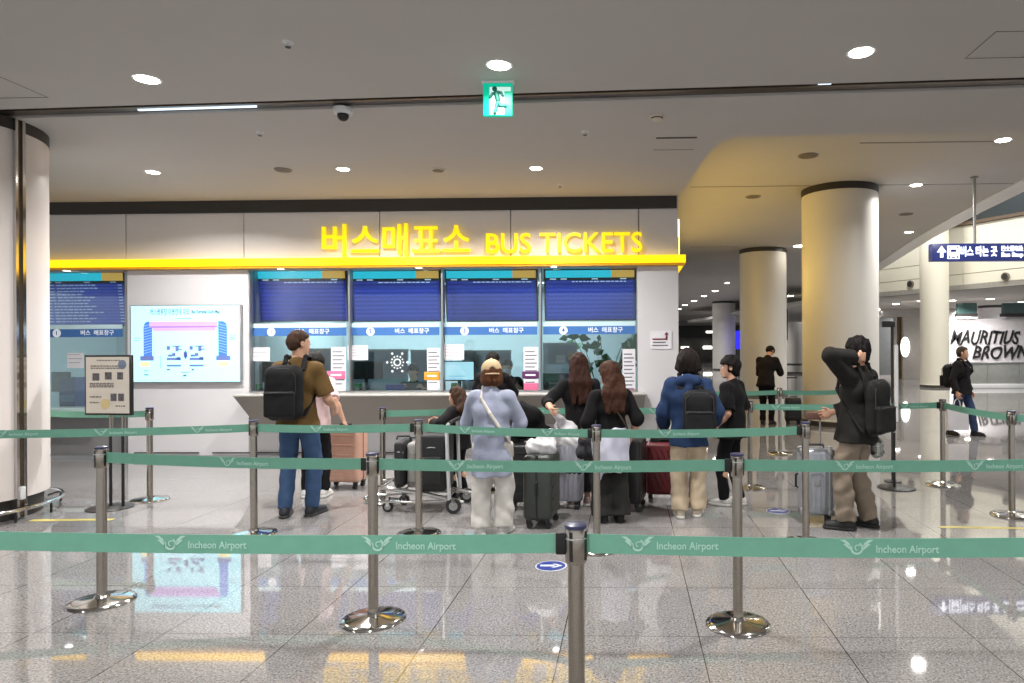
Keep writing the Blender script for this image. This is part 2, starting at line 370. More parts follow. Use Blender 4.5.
# letters
def place_text(me, name, m, parent, centre, label=None):
    o = link(name, me, m, parent); o.location = centre
    if label: o['label'] = label
    return o
M_letter = mat('lit_yellow_letters', (255, 214, 0), rough=0.4, var=0.01, emit=0.95, ecol=(255, 216, 0))
sgn = thing('ticket_office_sign', 'raised glowing yellow lettering for bus tickets above the windows', 'sign', (0, 0, 0))
x0, x1 = XW(322, YW - .06), XW(470, YW - .06)
me = text_mesh('버스매표소', 0.50, 0.02, 0.004, width=(x1 - x0)); place_text(me, 'korean_lettering', M_letter, sgn, ((x0 + x1) / 2, YW - 0.06, ZW(241)))
zs = [v.co.z for v in me.vertices]; k = (ZW(224, YW) - ZW(256.5, YW)) / (max(zs) - min(zs))
zc_ = (max(zs) + min(zs)) / 2
for v in me.vertices: v.co.z = (v.co.z - zc_) * k
x0, x1 = XW(486, YW - .06), XW(642, YW - .06)
me = text_mesh('BUS TICKETS', 0.36, 0.02, 0.002, width=(x1 - x0)); place_text(me, 'latin_lettering', M_letter, sgn, ((x0 + x1) / 2, YW - 0.06, ZW(245)))
zs = [v.co.z for v in me.vertices]; k = (ZW(235.5) - ZW(255)) / (max(zs) - min(zs)); zc_ = (max(zs) + min(zs)) / 2
for v in me.vertices: v.co.z = (v.co.z - zc_) * k
# office interior
YB = 13.2
M_int = mat('office_wall', (214, 226, 230), rough=0.7, var=0.02)
struct('wall_back', MB().box((XL, YB, 0), (XR - .1, YB + .1, 3.1)), M_int)
struct('wall_left', MB().box((XL - .1, YW, 0), (XL, YB, 3.1)), M_int)
struct('ceiling_office', MB().box((XL, YW + .25, 2.80), (XR - .1, YB, 2.9)), M_white)
struct('floor_office', MB().box((XL, YW + .1, 0.0), (XR - .12, YB, 0.012)), mat('office_floor', (120, 118, 116)))
struct('wall_partition', MB().box((xB0 - .9, YW + .3, 0), (xB0 - .06, YB, 2.8)), M_int)
M_lamp = mat('office_lamp', (225, 242, 255), emit=3.0)
for i, x in enumerate((xB0 - 2.2, xB0 + 0.8, xB0 + 2.4, xB0 + 4.2)):
    t = thing('office_ceiling_light', 'flat cool white panel light on the office ceiling', 'ceiling light', (x, 11.9, 2.8), group='office ceiling lights')
    MB().rbox((-0.62, -0.17, -0.03), (0.62, 0.17, 0), 0.005, 1).build('frame', M_white, t)
    MB().box((-0.58, -0.13, -0.034), (0.58, 0.13, -0.029)).build('diffuser', M_lamp, t)
    spot_area('office_lamp', (x, 11.9, 2.74), 1.1, 36, (0.88, 0.96, 1.0), shape='RECTANGLE', sy=0.25)
# windows: frame + pane
M_glass = glass_mat('office_glass', (232, 246, 246), 0.10)
xm = [xB0, XW(348.5), XW(441.5), XW(540), xB1]
def office_window(name, xa, xb, z0, z1, fw=0.03):
    t = bpy.data.objects.new(name, None); COL.objects.link(t); tag(t, None, 'window', None, 'structure')
    f = MB()
    y0, y1 = YW + 0.02, YW + 0.14
    f.box((xa, y0, z0), (xa + fw, y1, z1)).box((xb - fw, y0, z0), (xb, y1, z1)).box((xa, y0, z1 - .012), (xb, y1, z1)).box((xa, y0, z0), (xb, y1, z0 + .02))
    f.build('window_frame', M_alu, t)
    MB().box((xa + fw * .7, YW + 0.10, z0 + .01), (xb - fw * .7, YW + 0.108, z1 - .02)).build('pane', M_glass, t)
    return t
ZT = 0.965  # counter top
for i in range(4): office_window('window_%d' % (i + 1), xm[i], xm[i + 1], ZT, zh, 0.012)
office_window('window_5', XL, xA1, 0.62, zh, 0.05)
# ------------------------------------------------------------------ counter and office fittings
M_counter = mat('counter_grey', (134, 128, 122), rough=0.42, var=0.05, scale=3)
M_ctop = mat('counter_top_stone', (188, 184, 178), rough=0.25, var=0.06, scale=30)
yF = YW - 0.38
xc0, xc1 = XW(233, yF), XW(645, yF)
ct = thing('ticket_counter', 'long grey ticket counter with a slanted front under the windows', 'counter', (0, 0, 0))
zF0, zF1 = 0.52, ZT - 0.03
fr = MB(); xs = xc0 + 0.20
v = [(xc0, yF, zF1), (xs, yF + .2, zF0), (xs, YW - .016, zF0), (xc0, YW - .016, zF1), (xc1, yF, zF1), (xc1 - .05, yF + .2, zF0), (xc1 - .05, YW - .016, zF0), (xc1, YW - .016, zF1)]
fr.add(v, [(0, 1, 2, 3), (4, 7, 6, 5), (0, 4, 5, 1), (1, 5, 6, 2), (2, 6, 7, 3), (3, 7, 4, 0)])
fr.build('fascia', M_counter, ct)
MB().rbox((xc0 - .01, yF - .012, zF1), (xc1 + .01, YW - .004, ZT), 0.008, 2).build('worktop', M_ctop, ct)
MB().rbox((xB0 + .003, YW + .001, ZT - .03), (xB1 - .003, YW + 0.48, ZT), 0.006, 1).build('inner_worktop', M_ctop, ct)
sh = thing('side_shelf', 'pale glass shelf under the far window beside the white column', 'shelf', (0, 0, 0))
MB().rbox((XL, YW - .14, 0.705), (XW(103), YW + .14, 0.76), 0.006, 1).build('shelf_board', mat('pale_teal_glass', (190, 214, 212), rough=0.12), sh)
MB().box((XL + .3, YW - .1, 0.62), (XL + .34, YW + .1, 0.705)).box((XW(95), YW - .1, 0.62), (XW(95) + .04, YW + .1, 0.705)).build('bracket', M_alu, sh)

M_navy = mat('screen_navy', (38, 50, 150), rough=0.25, var=0.10, scale=1.2, emit=0.62)
M_cyan = mat('screen_cyan', (38, 196, 222), rough=0.25, var=0.02, emit=1.0)
M_orange = mat('screen_orange', (240, 178, 84), rough=0.25, var=0.02, emit=0.75)
M_line = mat('screen_white_text', (220, 230, 255), rough=0.3, emit=0.8)
M_line2 = mat('screen_row_blue', (46, 62, 168), rough=0.3, emit=0.66)
M_blackb = mat('screen_bezel', (16, 18, 26), rough=0.35)
def board(pxl, pxr, pyt, pyb, label, seed, readable=False):
    """a wide display hung behind the glass, its foot set back"""
    rnd = random.Random(seed); Y0 = YW + 0.24
    a = PY(pxl, pyt, Y0); b = PY(pxr, pyt, Y0); w = b.x - a.x; z1 = a.z; z0 = PY(pxl, pyb, Y0 + .12).z; h = z1 - z0
    t = thing('departure_board', label, 'display', ((a.x + b.x) / 2, Y0, z0), group='departure boards above the windows'); t.rotation_euler = (math.radians(7), 0, 0); t.location.y = Y0 + 0.12
    MB().rbox((-w/2, 0.0, 0), (w/2, 0.07, h), 0.008, 1).build('housing', M_blackb, t)
    B = 0.025; sw = w - 2 * B
    MB().box((-w/2+B, -0.003, 0.02), (w/2-B, 0.004, h * .79)).build('screen', M_navy, t)
    MB().box((-w/2+B, -0.003, h * .84), (-w/2+B+sw*.74, 0.004, h - .015)).build('header', M_cyan, t)
    MB().box((-w/2+B+sw*.74, -0.003, h * .84), (w/2-B, 0.004, h - .015)).build('header_end', M_orange, t)
    m = MB(); m2 = MB()
    for fx in (0.05, 0.17, 0.52, 0.84):
        x = -w/2 + B + sw*fx; m.box((x, -.005, h*.805), (x + sw*.07, -.002, h*.826))
    n = 13 if readable else 9
    for i in range(n):
        z = h * (.76 - i * (.72 / n)); x = -w/2 + B + sw * .02
        (m2 if not readable else m2).box((x, -.005, z - h*.018), (x + sw*.96, -.0035, z + h*.018))
        if readable:
            x = -w/2 + B + sw*(.03 if i > 5 else .08); e = x + sw * .1
            while e < -w/2 + B + sw * (.45 + .35 * rnd.random()):
                d = sw * rnd.uniform(.02, .07); m.box((e, -.0065, z - h*.010), (e + d, -.0055, z + h*.012)); e += d + sw * .012
            m.box((x, -.0065, z - h*.008), (x + sw*.07, -.0055, z + h*.010)); m.box((w/2 - B - sw*.07, -.0065, z - h*.008), (w/2 - B - sw*.02, -.0055, z + h*.010))
        elif i == 0:
            e = -w/2 + B + sw * .30
            while e < w/2 - B - sw*.1:
                d = sw * rnd.uniform(.02, .06); m.box((e, -.0065, z - h*.004), (e + d, -.0055, z + h*.012)); e += d + sw * .012
    m2.build('screen_row', M_line2, t); m.build('screen_text', mat('screen_dim_text', (190, 202, 235), rough=.3, emit=.35) if readable else M_line, t)
    MB().box((-w*.3, .02, h), (-w*.3 + .03, .05, h + .09)).box((w*.3, .02, h), (w*.3 + .03, .05, h + .09)).build('hanger', M_dark, t)
board(255, 345.5, 270, 322, 'departure board behind the glass of the ticket window nearest the lit map', 1)
board(349.5, 439.5, 270, 322, 'departure board at the second ticket window from the lit map', 2)
board(444, 537, 269.5, 322, 'departure board at the third ticket window from the lit map', 3)
board(543.5, 636, 269, 321, 'departure board at the last ticket window beside the white end wall', 4)
board(38, 123, 272, 327, 'dark blue departure board with white rows beside the white column', 5, True)
# blue window bands with a round number mark
M_band = mat('blue_window_film', (62, 112, 178), rough=0.5, var=0.03, emit=0.05)
M_film = mat('frosted_film', (196, 222, 228), rough=0.6, var=0.02, emit=0.12)
M_mark = mat('white_vinyl', (240, 243, 246), rough=0.5, var=0.01, emit=0.25)
mark_me = text_mesh('버스  매표창구', 0.085, 0.001, 0.001)
num_me = {}
for i, (pa, pb, lab) in enumerate(((248, 348, 'nearest the lit map'), (349, 441, 'second from the lit map'), (442, 539, 'third from the lit map'), (541, 637, 'beside the white end wall'), (24, 124, 'beside the white column'))):
    Yg = YW + 0.094
    xa, xb = XW(pa + 2, Yg), XW(pb - 2, Yg)
    zt, zm, zb = ZW(327.5, Yg), ZW(326.4, Yg), ZW(335.5, Yg)
    t = thing('window_band', 'blue lettered strip stuck across the ticket window ' + lab, 'window strip', (0, 0, 0), group='blue window strips')
    MB().box((xa, Yg, zb), (xb, Yg + .004, zt)).build('film', M_band, t)
    MB().box((xa, Yg, zt + .004), (xb, Yg + .004, ZW(323, Yg))).build('frosted_edge', M_film, t)
    cx = xa + (xb - xa) * .22; zc = (zt + zb) / 2
    if i == 4: cx = xa + (xb - xa) * .32
    d = MB(); d.cyl((cx, Yg - .003, zc), (cx, Yg, zc), .062, seg=28); d.build('round_mark', M_mark, t)
    n = link('mark_number', text_mesh(str(i % 4 + 1), 0.09, .001, .002), mat('blue_vinyl', (40, 80, 160)), t); n.location = (cx, Yg - .005, zc)
    l = link('lettering', mark_me, M_mark, t); l.location = (cx + .62, Yg - .002, zc)

# small round lamps under the band
def downlight(name, p, r, label, grp, strength=9, col=(255, 246, 232), power=0, spread=150, lc=(1, .98, .96), psize=None):
    t = thing(name, label, 'ceiling light', p, group=grp)
    MB().lathe([(r * 1.25, -.004), (r * 1.25, .0), (r * 1.0, .004)], 24).build('trim_ring', M_white, t)
    MB().lathe([(r, -.006), (r * .98, -.008)], 24).build('lamp_face', mat('lamp_face_%d_%d' % (int(strength * 10), col[2]), col, emit=strength, var=0.01), t)
    if power: spot_area('downlight_beam', (p[0], p[1], p[2] - .02), psize or r * 2, power, lc, spread=spread)
    return t
for px, lab in ((67, 'beside the white column'), (281, 'over the first ticket window'), (419, 'over the second ticket window'), (554, 'over the last ticket window')):
    p = PY(px, 268.3, YW - .05); downlight('window_lamp', (p.x, YW - .055, z_band0 - .036), .045, 'small round lamp under the yellow band ' + lab, 'lamps under the yellow band', 5, power=.8)

# lit map panel
M_mapbg = mat('lit_map_face', (164, 226, 240), rough=0.3, var=0.01, emit=1.06)
xa, xb, za, zb = XW(131, YW - .06), XW(239.5, YW - .06), ZW(381, YW - .06), ZW(304.5, YW - .06)
mp = thing('map_panel', 'backlit pale cyan terminal map panel on the white wall', 'map panel', (xa, YW - .06, za)); w, h = xb - xa, zb - za
MB().rbox((-.012, 0, -.012), (w + .012, .059, h + .012), .004, 1).build('housing', M_alu, mp)
MB().box((0, -.003, 0), (w, .002, h)).build('face', M_mapbg, mp)
def dec(name, rgb, shapes, e=0.9):
    m = MB()
    for s in shapes: m.box((s[0]*w, -.006, (1-s[3])*h), (s[2]*w, -.0025, (1-s[1])*h))
    m.build(name, mat('map_' + name, rgb, rough=.4, var=.02, emit=e), mp)
dec('pink_concourse', (188, 150, 218), [(.17, .205, .80, .27), (.20, .29, .78, .335)])
dec('pink_line', (150, 100, 176), [(.17, .27, .80, .288)])
arcs = MB()
for sx in (0, 1):
    X = lambda q: (q if not sx else 1 - q) * w
    arcs.slab([(X(.115), -.005, h*.34), (X(.195), -.005, h*.34), (X(.195), -.005, h*.795), (X(.15), -.005, h*.795), (X(.125), -.005, h*.77), (X(.115), -.005, h*.72)], (0, .002, 0))
arcs.build('side_concourse', mat('map_blue', (70, 118, 215), rough=.4, emit=.6), mp)
hx = []
hat = MB()
for sx in (0, 1):
    for i in range(11):
        z = h * (.37 + i * .036); X = lambda q: (q if not sx else 1 - q) * w
        hat.slab([(X(.12), -.0068, z), (X(.19), -.0068, z + .03), (X(.19), -.0068, z + .038), (X(.12), -.0068, z + .008)], (0, .001, 0))
hat.build('hatching', mat('map_hatch', (140, 186, 238), rough=.4, emit=.7), mp)
dec('hall', (96, 112, 170), [(.085, .66, .21, .72), (.785, .66, .915, .72)] + [s for x in (.33, .54) for s in ((x, .53, x+.03, .58), (x+.05, .525, x+.13, .54), (x+.08, .54, x+.11, .60), (x+.11, .565, x+.14, .58), (x, .685, x+.13, .715), (x+.01, .64, x+.05, .67), (x+.05, .62, x+.08, .665), (x+.09, .675, x+.125, .715), (x, .775, x+.13, .80))] + [(.485, .61, .52, .68), (.495, .59, .51, .70)], .6)
dec('yellow_gate', (244, 232, 150), [(.085, .735, .17, .80), (.80, .73, .90, .80)])
dec('caption', (92, 110, 140), [(.42, .165, .56, .172), (.03, .42, .09, .428), (.03, .45, .08, .457), (.905, .385, .97, .392), (.905, .415, .96, .422), (.905, .44, .955, .447), (.33, .83, .36, .85), (.56, .83, .58, .85), (.46, .872, .54, .88), (.48, .905, .51, .93), (.12, .85, .16, .86), (.12, .90, .16, .915), (.27, .66, .274, .82)], .5)
a = link('map_title', text_mesh('버스정류장 이용안내 지도', .105, .001, .001, width=w*.36), mat('map_title_blue', (70, 100, 150), emit=.3), mp); a.location = (w*.36, -.004, h*.915)
a = link('map_title', text_mesh('Bus Terminal Guide Map', .07, .001, .001, width=w*.26), mats := mat('map_title_dark', (30, 70, 90), emit=.2), mp); a.location = (w*.69, -.004, h*.918)

# wall notice on the end wall
xa, xb, za, zb = XW(650, YW - .01), XW(671.5, YW - .01), ZW(350.5), ZW(332.5)
nt_ = thing('wall_notice', 'white paper notice with a red bent arrow on the end wall', 'notice', (xa, YW - .012, za)); w, h = xb - xa, zb - za
MB().box((0, 0, 0), (w, .010, h)).build('sheet', mat('paper_white', (232, 230, 234), rough=.7), nt_)
arw = MB().box((w*.10, -.004, h*.50), (w*.80, 0, h*.58)).box((w*.72, -.004, h*.5), (w*.80, 0, h*.80)).slab([(w*.66, -.004, h*.78), (w*.86, -.004, h*.78), (w*.76, -.004, h*.95)], (0, .004, 0))
arw.build('arrow', mat('maroon_print', (128, 56, 66)), nt_)
MB().box((w*.12, -.003, h*.33), (w*.72, 0, h*.40)).box((w*.10, -.003, h*.17), (w*.82, 0, h*.23)).build('print_line', mat('grey_print', (110, 108, 120)), nt_)

# office desks, screens, monitors, papers
M_part = mat('partition_grey', (146, 158, 174), rough=.7); M_paper = mat('paper_white', (232, 230, 234)); M_print = mat('grey_print', (110, 108, 120))
def part_screen(pa, pb, py_top, Y, label):
    a = PY(pa, py_top, Y); b = PY(pb, py_top, Y)
    t = thing('desk_screen', label, 'partition', ((a.x + b.x) / 2, Y, 0.012), group='grey desk screens'); w = (b.x - a.x) / 2
    MB().rbox((-w, -.02, 0.0), (w, .02, a.z - .012), .008, 1).build('panel', M_part, t)
    MB().box((-w, -.024, a.z - .05), (w, .024, a.z - .008)).build('top_rail', M_alu, t)
part_screen(252, 345, 349, 11.2, 'grey desk screen behind the man with the backpack')
part_screen(350, 408, 349.5, 11.2, 'grey desk screen behind the dark monitor')
part_screen(411, 440, 350, 11.2, 'narrow grey desk screen behind the orange notice')
part_screen(462, 511, 350.5, 11.2, 'grey desk screen behind the lit white monitor')
part_screen(543, 577, 343, 10.9, 'tall dark grey screen at the last ticket window')
dk = MB().rbox((xB0 + .1, 12.5, .70), (xB1 - 1.9, 12.95, .73), .006, 1)
for i in range(6):
    x = xB0 + .15 + i * (xB1 - xB0 - 2.1) / 5; dk.box((x, 12.55, 0.012), (x + .04, 12.9, .70))
dk.build('clerk_desk', M_ctop, label='long pale desk behind the ticket windows', cat='desk')
def monitor(pa, pb, pt, pb_, Y, screen_m, label, facing=1):
    a = PY(pa, pt, Y); b = PY(pb, pb_, Y); cx = (a.x + b.x) / 2; w = (b.x - a.x) / 2
    t = thing('monitor', label, 'monitor', (cx, Y, ZT)); z0, z1 = b.z - ZT, a.z - ZT
    MB().rbox((-w, -.02, z0), (w, .025, z1), .008, 2).build('housing', M_black, t)
    MB().box((-w + .015, -.023, z0 + .02), (w - .015, -.018, z1 - .015)).build('screen', screen_m, t)
    MB().rbox((-.025, .0, 0.01), (.025, .03, max(z0, .03) + .05), .005, 1).rbox((-.11, -.06, 0), (.11, .09, .012), .004, 1).build('stand', M_black, t)
    return t
M_scr_off = mat('screen_off', (14, 15, 19), rough=.2)
M_scr_on = mat('screen_on', (196, 232, 250), rough=.3, emit=1.0)
monitor(349, 383, 361, 379, 10.12, M_scr_off, 'dark monitor on the counter at the second ticket window')
mo = monitor(443.5, 475, 361, 381, 10.05, M_scr_on, 'lit white monitor facing the queue at the third ticket window')
MB().box((-.18, -.026, .22), (.10, -.0235, .226)).box((-.18, -.026, .18), (.05, -.0235, .186)).box((.1, -.026, .15), (.16, -.0235, .17)).build('screen_text', mat('screen_blue_print', (90, 150, 210), emit=.4), mo)
monitor(257, 275, 362, 382, 10.15, M_scr_off, 'dark monitor beside the green card terminal at the first window')
monitor(543, 586, 373, 393, 10.1, M_scr_off, 'wide black monitor at the last ticket window')
monitor(52, 70, 372, 392, 10.15, M_scr_off, 'dark monitor behind the far window beside the white column')
def paper(pa, pb, pt, pb_, label, rows=5, Y=YW + .09, foot=None, mm=None):
    a = PY(pa, pt, Y); b = PY(pb, pb_, Y); w, h = b.x - a.x, a.z - b.z
    t = thing('window_notice', label, 'notice', (a.x, Y, b.z), group='notices taped inside the ticket windows')
    MB().box((0, 0, 0), (w, .003, h)).build('sheet', mm or M_paper, t)
    m = MB()
    for i in range(rows):
        z = h * (.9 - .8 * i / max(rows, 1)); m.box((w*.1, -.002, z - h*.02), (w*(.9 if i % 2 else .75), 0, z + h*.005))
    m.build('print_line', M_print, t)
    if foot: MB().box((0, -.002, 0), (w, 0, h*.16)).build('colour_foot', foot, t)
M_pink = mat('pink_print', (226, 110, 150)); M_org = mat('orange_print', (226, 158, 50)); M_pur = mat('purple_print', (92, 44, 96))
paper(249.5, 270, 347.5, 361, 'white notice taped at the edge of the first ticket window', 3)
paper(331, 346, 347, 392, 'tall white price notice beside the pink strip at the first window', 9)
paper(347.5, 368, 345.5, 360, 'white notice above the dark monitor at the second window', 4)
paper(427, 440.5, 348, 390, 'tall white price notice behind the orange strip', 9)
paper(443, 464, 344.5, 359.5, 'white notice above the lit white monitor', 4)
paper(523.5, 538.5, 347, 390, 'tall white price notice behind the purple strip', 9, foot=M_pink)
paper(622.5, 635.5, 349, 397, 'tall white price notice with a pink foot at the last window', 10, foot=M_pink)
paper(67, 84, 353, 368, 'white notice inside the far window beside the poster stand', 3)
paper(556, 565, 355, 363, 'small pale note stuck on the tall dark grey screen', 2, Y=10.86)
def strip(pa, pb, pt, pb_, m, label):
    Y = YW + .082; a = PY(pa, pt, Y); b = PY(pb, pb_, Y); w, h = b.x - a.x, a.z - b.z
    t = thing('window_strip_sign', label, 'sign', (a.x, Y, b.z)); MB().rbox((0, 0, 0), (w, .006, h), .02, 2).build('strip', m, t)
    MB().box((w*.2, -.002, h*.4), (w*.8, 0, h*.6)).build('print_line', M_mark, t)
strip(327, 345, 371, 379, M_pink, 'pink strip sign on the glass beside the man with the backpack')
strip(424, 440, 372, 380, M_org, 'orange strip sign on the glass beside the lit white monitor')
strip(522, 539, 371.5, 378.5, M_pur, 'dark purple strip sign on the glass beside the masked clerk')
# sunburst emblem on the second window
em = thing('round_emblem', 'white sunburst emblem of dots on the second ticket window', 'emblem', (XW(397, YW + .09), YW + .09, ZW(362.5, YW + .09)))
m = MB(); 
for k in range(12):
    t = k * math.pi / 6; m.cyl((.09*math.cos(t), -.002, .09*math.sin(t)), (.09*math.cos(t), 0, .09*math.sin(t)), .011, seg=10)
    if k % 2 == 0: m.cyl((.15*math.cos(t), -.002, .15*math.sin(t)), (.15*math.cos(t), 0, .15*math.sin(t)), .016, seg=10)
for k in range(28):
    t0, t1 = k * math.pi / 14, (k + 1) * math.pi / 14
    m.slab([(.04*math.cos(t0), -.002, .04*math.sin(t0)), (.04*math.cos(t1), -.002, .04*math.sin(t1)), (.055*math.cos(t1), -.002, .055*math.sin(t1)), (.055*math.cos(t0), -.002, .055*math.sin(t0))], (0, .002, 0))
m.build('vinyl_mark', M_mark, em)
# card terminals
M_green = mat('terminal_green', (52, 150, 84), rough=.4)
for px, lab in ((258, 'at the first ticket window'), (359, 'below the dark monitor at the second ticket window'), (455, 'below the lit white monitor'), (597, 'at the last ticket window')):
    p = PY(px, 389, YW + .28); t = thing('card_terminal', 'small green and black card terminal ' + lab, 'card terminal', (p.x, YW + .28, ZT), group='card terminals on the counter')
    b = MB().rbox((-.05, -.07, 0), (.05, .07, .05), .012, 2); b.build('body', M_black, t)
    MB().rbox((-.045, -.075, .045), (.045, .03, .12), .01, 2).build('screen', M_green, t)
    MB().rbox((-.035, -.072, .02), (.035, -.066, .042), .002, 1).build('keypad', mat('keypad_grey', (150, 150, 152)), t)
# blue pouch on the counter
p = PY(395, 386, YW + .30); t = thing('pouch', 'bright blue zipped pouch lying on the counter at the second window', 'bag', (p.x, YW + .30, ZT))
MB().rbox((-.13, -.07, 0), (.13, .07, .10), .035, 4).build('body', cloth('pouch_blue', (30, 52, 150)), t); MB().tube([(-.11, -.02, .101), (0, -.02, .104), (.11, -.02, .101)], .004, 6).build('zipper', M_alu, t)
MB().rbox((XL, YW + .2, .58), (xA1, YW + .75, .62), .006, 1).box((XL + .1, YW + .2, .012), (XL + .16, YW + .7, .58)).box((xA1 - .2, YW + .2, .012), (xA1 - .14, YW + .7, .58)).build('clerk_shelf', M_ctop, label='pale shelf inside the far window beside the white column', cat='shelf')
p = PY(72, 386, YW + .42); t = thing('storage_box', 'blue box standing behind the far window by the poster stand', 'box', (p.x, YW + .42, .62))
MB().rbox((-.12, -.1, 0), (.14, .1, ZW(376, YW + .42) - .62), .012, 2).build('body', mat('box_blue', (34, 62, 150), rough=.4), t); MB().box((-.1, -.103, .2), (.12, -.098, .3)).build('label_patch', mat('box_patch', (130, 160, 215)), t)
# potted tree behind the last window
tr = thing('potted_plant', 'tall leafy green potted plant behind the last ticket window', 'plant', (XW(604, 11.6), 11.6, 0.012))
MB().lathe([(.16, 0), (.21, .02), (.24, .42), (.25, .44), (.22, .44), (.21, .40)], 28).build('pot', mat('pot_white', (205, 203, 200), rough=.35), tr)
rnd = random.Random(11); stems = MB(); leaves = MB()
for k in range(16):
    a = rnd.uniform(0, 2 * math.pi); L = rnd.uniform(.5, 1.15); base = Vector((.04*math.cos(a), .04*math.sin(a), .4)); top = base + Vector((math.cos(a)*L*.75, math.sin(a)*L*.35, rnd.uniform(.95, 1.55)))
    pts = [base.lerp(top, q) + Vector((0, 0, .25 * math.sin(math.pi * q))) for q in (0, .2, .4, .6, .8, 1)]
    stems.tube(pts, .007, 6)
    for q in range(7):
        c = pts[3].lerp(pts[5], rnd.random()) + Vector((rnd.uniform(-.05, .05), rnd.uniform(-.05, .05), rnd.uniform(-.05, .06)))
        d = Vector((math.cos(a) + rnd.uniform(-1, 1), math.sin(a) + rnd.uniform(-1, 1), rnd.uniform(-.5, .3))).normalized(); s = d.cross(Vector((rnd.uniform(-.5, .5), 1, rnd.uniform(-.3, .6)))).normalized(); l = rnd.uniform(.17, .28)
        up = s.cross(d); wv = l * .34
        leaves.add([c, c + d*l*.35 + s*wv + up*.012, c + d*l, c + d*l*.35 - s*wv + up*.012, c + d*l*.4 - up*.01], [(0, 4, 1), (1, 4, 2), (2, 4, 3), (3, 4, 0)])
stems.build('stem', mat('stem_green', (74, 96, 50)), tr); leaves.build('foliage', mat('leaf_green', (44, 116, 66), rough=.4, var=.3, scale=5), tr)

# ------------------------------------------------------------------ hanging and standing signs
# exit sign
p = PZ(498, 82, ZC); ex = thing('exit_sign', 'green and white running man exit sign hung from the ceiling', 'exit sign', (p.x, p.y, 0)); ex.rotation_euler = (0, 0, YAW)
dd = FW.dot(p - CAM); s = F_PX / dd; zt = CAM_H + (348.5 - 84) / s; zb = CAM_H + (348.5 - 116.5) / s; w2 = 14.6 / s
M_exg = mat('exit_green', (0, 84, 68), rough=.5, var=.01, emit=0.62, ecol=(0, 225, 180), spec=.2); M_exw = mat('exit_white', (96, 112, 108), rough=.5, var=.01, emit=0.75, ecol=(220, 255, 248), spec=.2)
MB().rbox((-w2 - .012, -.03, zt), (w2 + .012, .03, zt + .028), .006, 2).box((-.015, -.015, zt + .028), (.015, .015, ZC)).build('mount', M_white, ex)
MB().rbox((-w2, -.02, zb), (w2, .02, zt), .005, 2).build('housing', M_exg, ex)
h = zt - zb
MB().box((-w2*.55, -.0225, zb + h*.04), (w2*.45, -.0205, zt - h*.12)).box((w2*.45, -.0225, zt - h*.25), (w2*.9, -.0205, zt - h*.12)).build('doorway', M_exw, ex)
X = lambda u: -w2 + u * 2 * w2; Z = lambda q: zt - q * h
def limb(pts, r):
    m = MB()
    for a, b in zip(pts[:-1], pts[1:]):
        a = Vector((X(a[0]), -.024, Z(a[1]))); b = Vector((X(b[0]), -.024, Z(b[1]))); m.cyl(a, b, r, seg=10); m.ball(b, r, 8, (1, .4, 1)); m.ball(a, r, 8, (1, .4, 1))
    return m
rm = MB()
for pts, r in (([(.46, .30), (.52, .55)], .022), ([(.46, .30), (.33, .33), (.24, .44)], .012), ([(.47, .28), (.62, .30), (.68, .40)], .012), ([(.52, .55), (.58, .70), (.78, .70)], .015), ([(.5, .55), (.46, .72), (.40, .92)], .015)):
    q = limb(pts, r); rm.add(q.v, q.f)
rm.cyl((X(.40), -.0255, Z(.18)), (X(.40), -.0225, Z(.18)), .021, seg=16)
rm.build('running_figure', mat('exit_dark_green', (0, 60, 50), emit=.22, ecol=(0, 130, 108), spec=.2), ex)
# blue hanging bus sign
Yd = 12.9
a = PD(932, 243.5, Yd); b = PD(932, 261, Yd); L = 2.6
hs = thing('hanging_sign', 'long blue hanging sign with white arrow and bus symbol', 'sign', (a.x, a.y, b.z)); hs.rotation_euler = (0, 0, YAW); h = a.z - b.z
MB().rbox((0, 0, 0), (L, .16, h), .012, 2).build('housing', mat('sign_blue', (44, 56, 128), rough=.35, var=.02, emit=.18), hs)
rod = MB(); rx = (977 - 932) / F_PX * Yd
for x in (rx, L - .5): rod.cyl((x, .08, h), (x, .08, ZH - b.z), .028, seg=14).cyl((x, .08, ZH - b.z - .03), (x, .08, ZH - b.z), .07, seg=18)
rod.build('hanger_rod', M_alu, hs)
M_sw = mat('sign_white_lit', (240, 244, 255), var=.01, emit=2.2)
def sx(px): return (px - 932) / F_PX * Yd
c = sx(941.5); m = MB().box((c - .028, -.008, h*.2), (c + .028, -.001, h*.62)); m.slab([(c - .09, -.008, h*.50), (c, -.008, h*.86), (c + .09, -.008, h*.50), (c + .045, -.008, h*.50), (c, -.008, h*.66), (c - .045, -.008, h*.5)], (0, .007, 0)); m.build('arrow', M_sw, hs)
c = sx(953.3); q = .115; m = MB()
m.box((c-q, -.006, h*.12), (c-q+.016, -.001, h*.86)).box((c+q-.016, -.006, h*.12), (c+q, -.001, h*.86)).box((c-q, -.006, h*.82), (c+q, -.001, h*.86)).box((c-q, -.006, h*.12), (c+q, -.001, h*.16))
m.rbox((c-.075, -.007, h*.26), (c+.075, -.001, h*.76), .02, 2).box((c-.06, -.007, h*.2), (c-.03, -.001, h*.27)).box((c+.03, -.007, h*.2), (c+.06, -.001, h*.27))
m.build('bus_symbol', M_sw, hs)
MB().box((c-.055, -.009, h*.5), (c+.055, -.0065, h*.66)).box((c-.05, -.009, h*.33), (c-.025, -.0065, h*.38)).box((c+.025, -.009, h*.33), (c+.05, -.0065, h*.38)).build('bus_window', mat('sign_blue', (44, 56, 128)), hs)
me = text_mesh('버스 타는 곳', .22, .003, .006, align='LEFT'); o = link('lettering', me, M_sw, hs); wx = max(v.co.x for v in me.vertices); o.scale = ((sx(998) - sx(961)) / wx, 1, .95); o.location = (sx(960), -.005, h*.50)
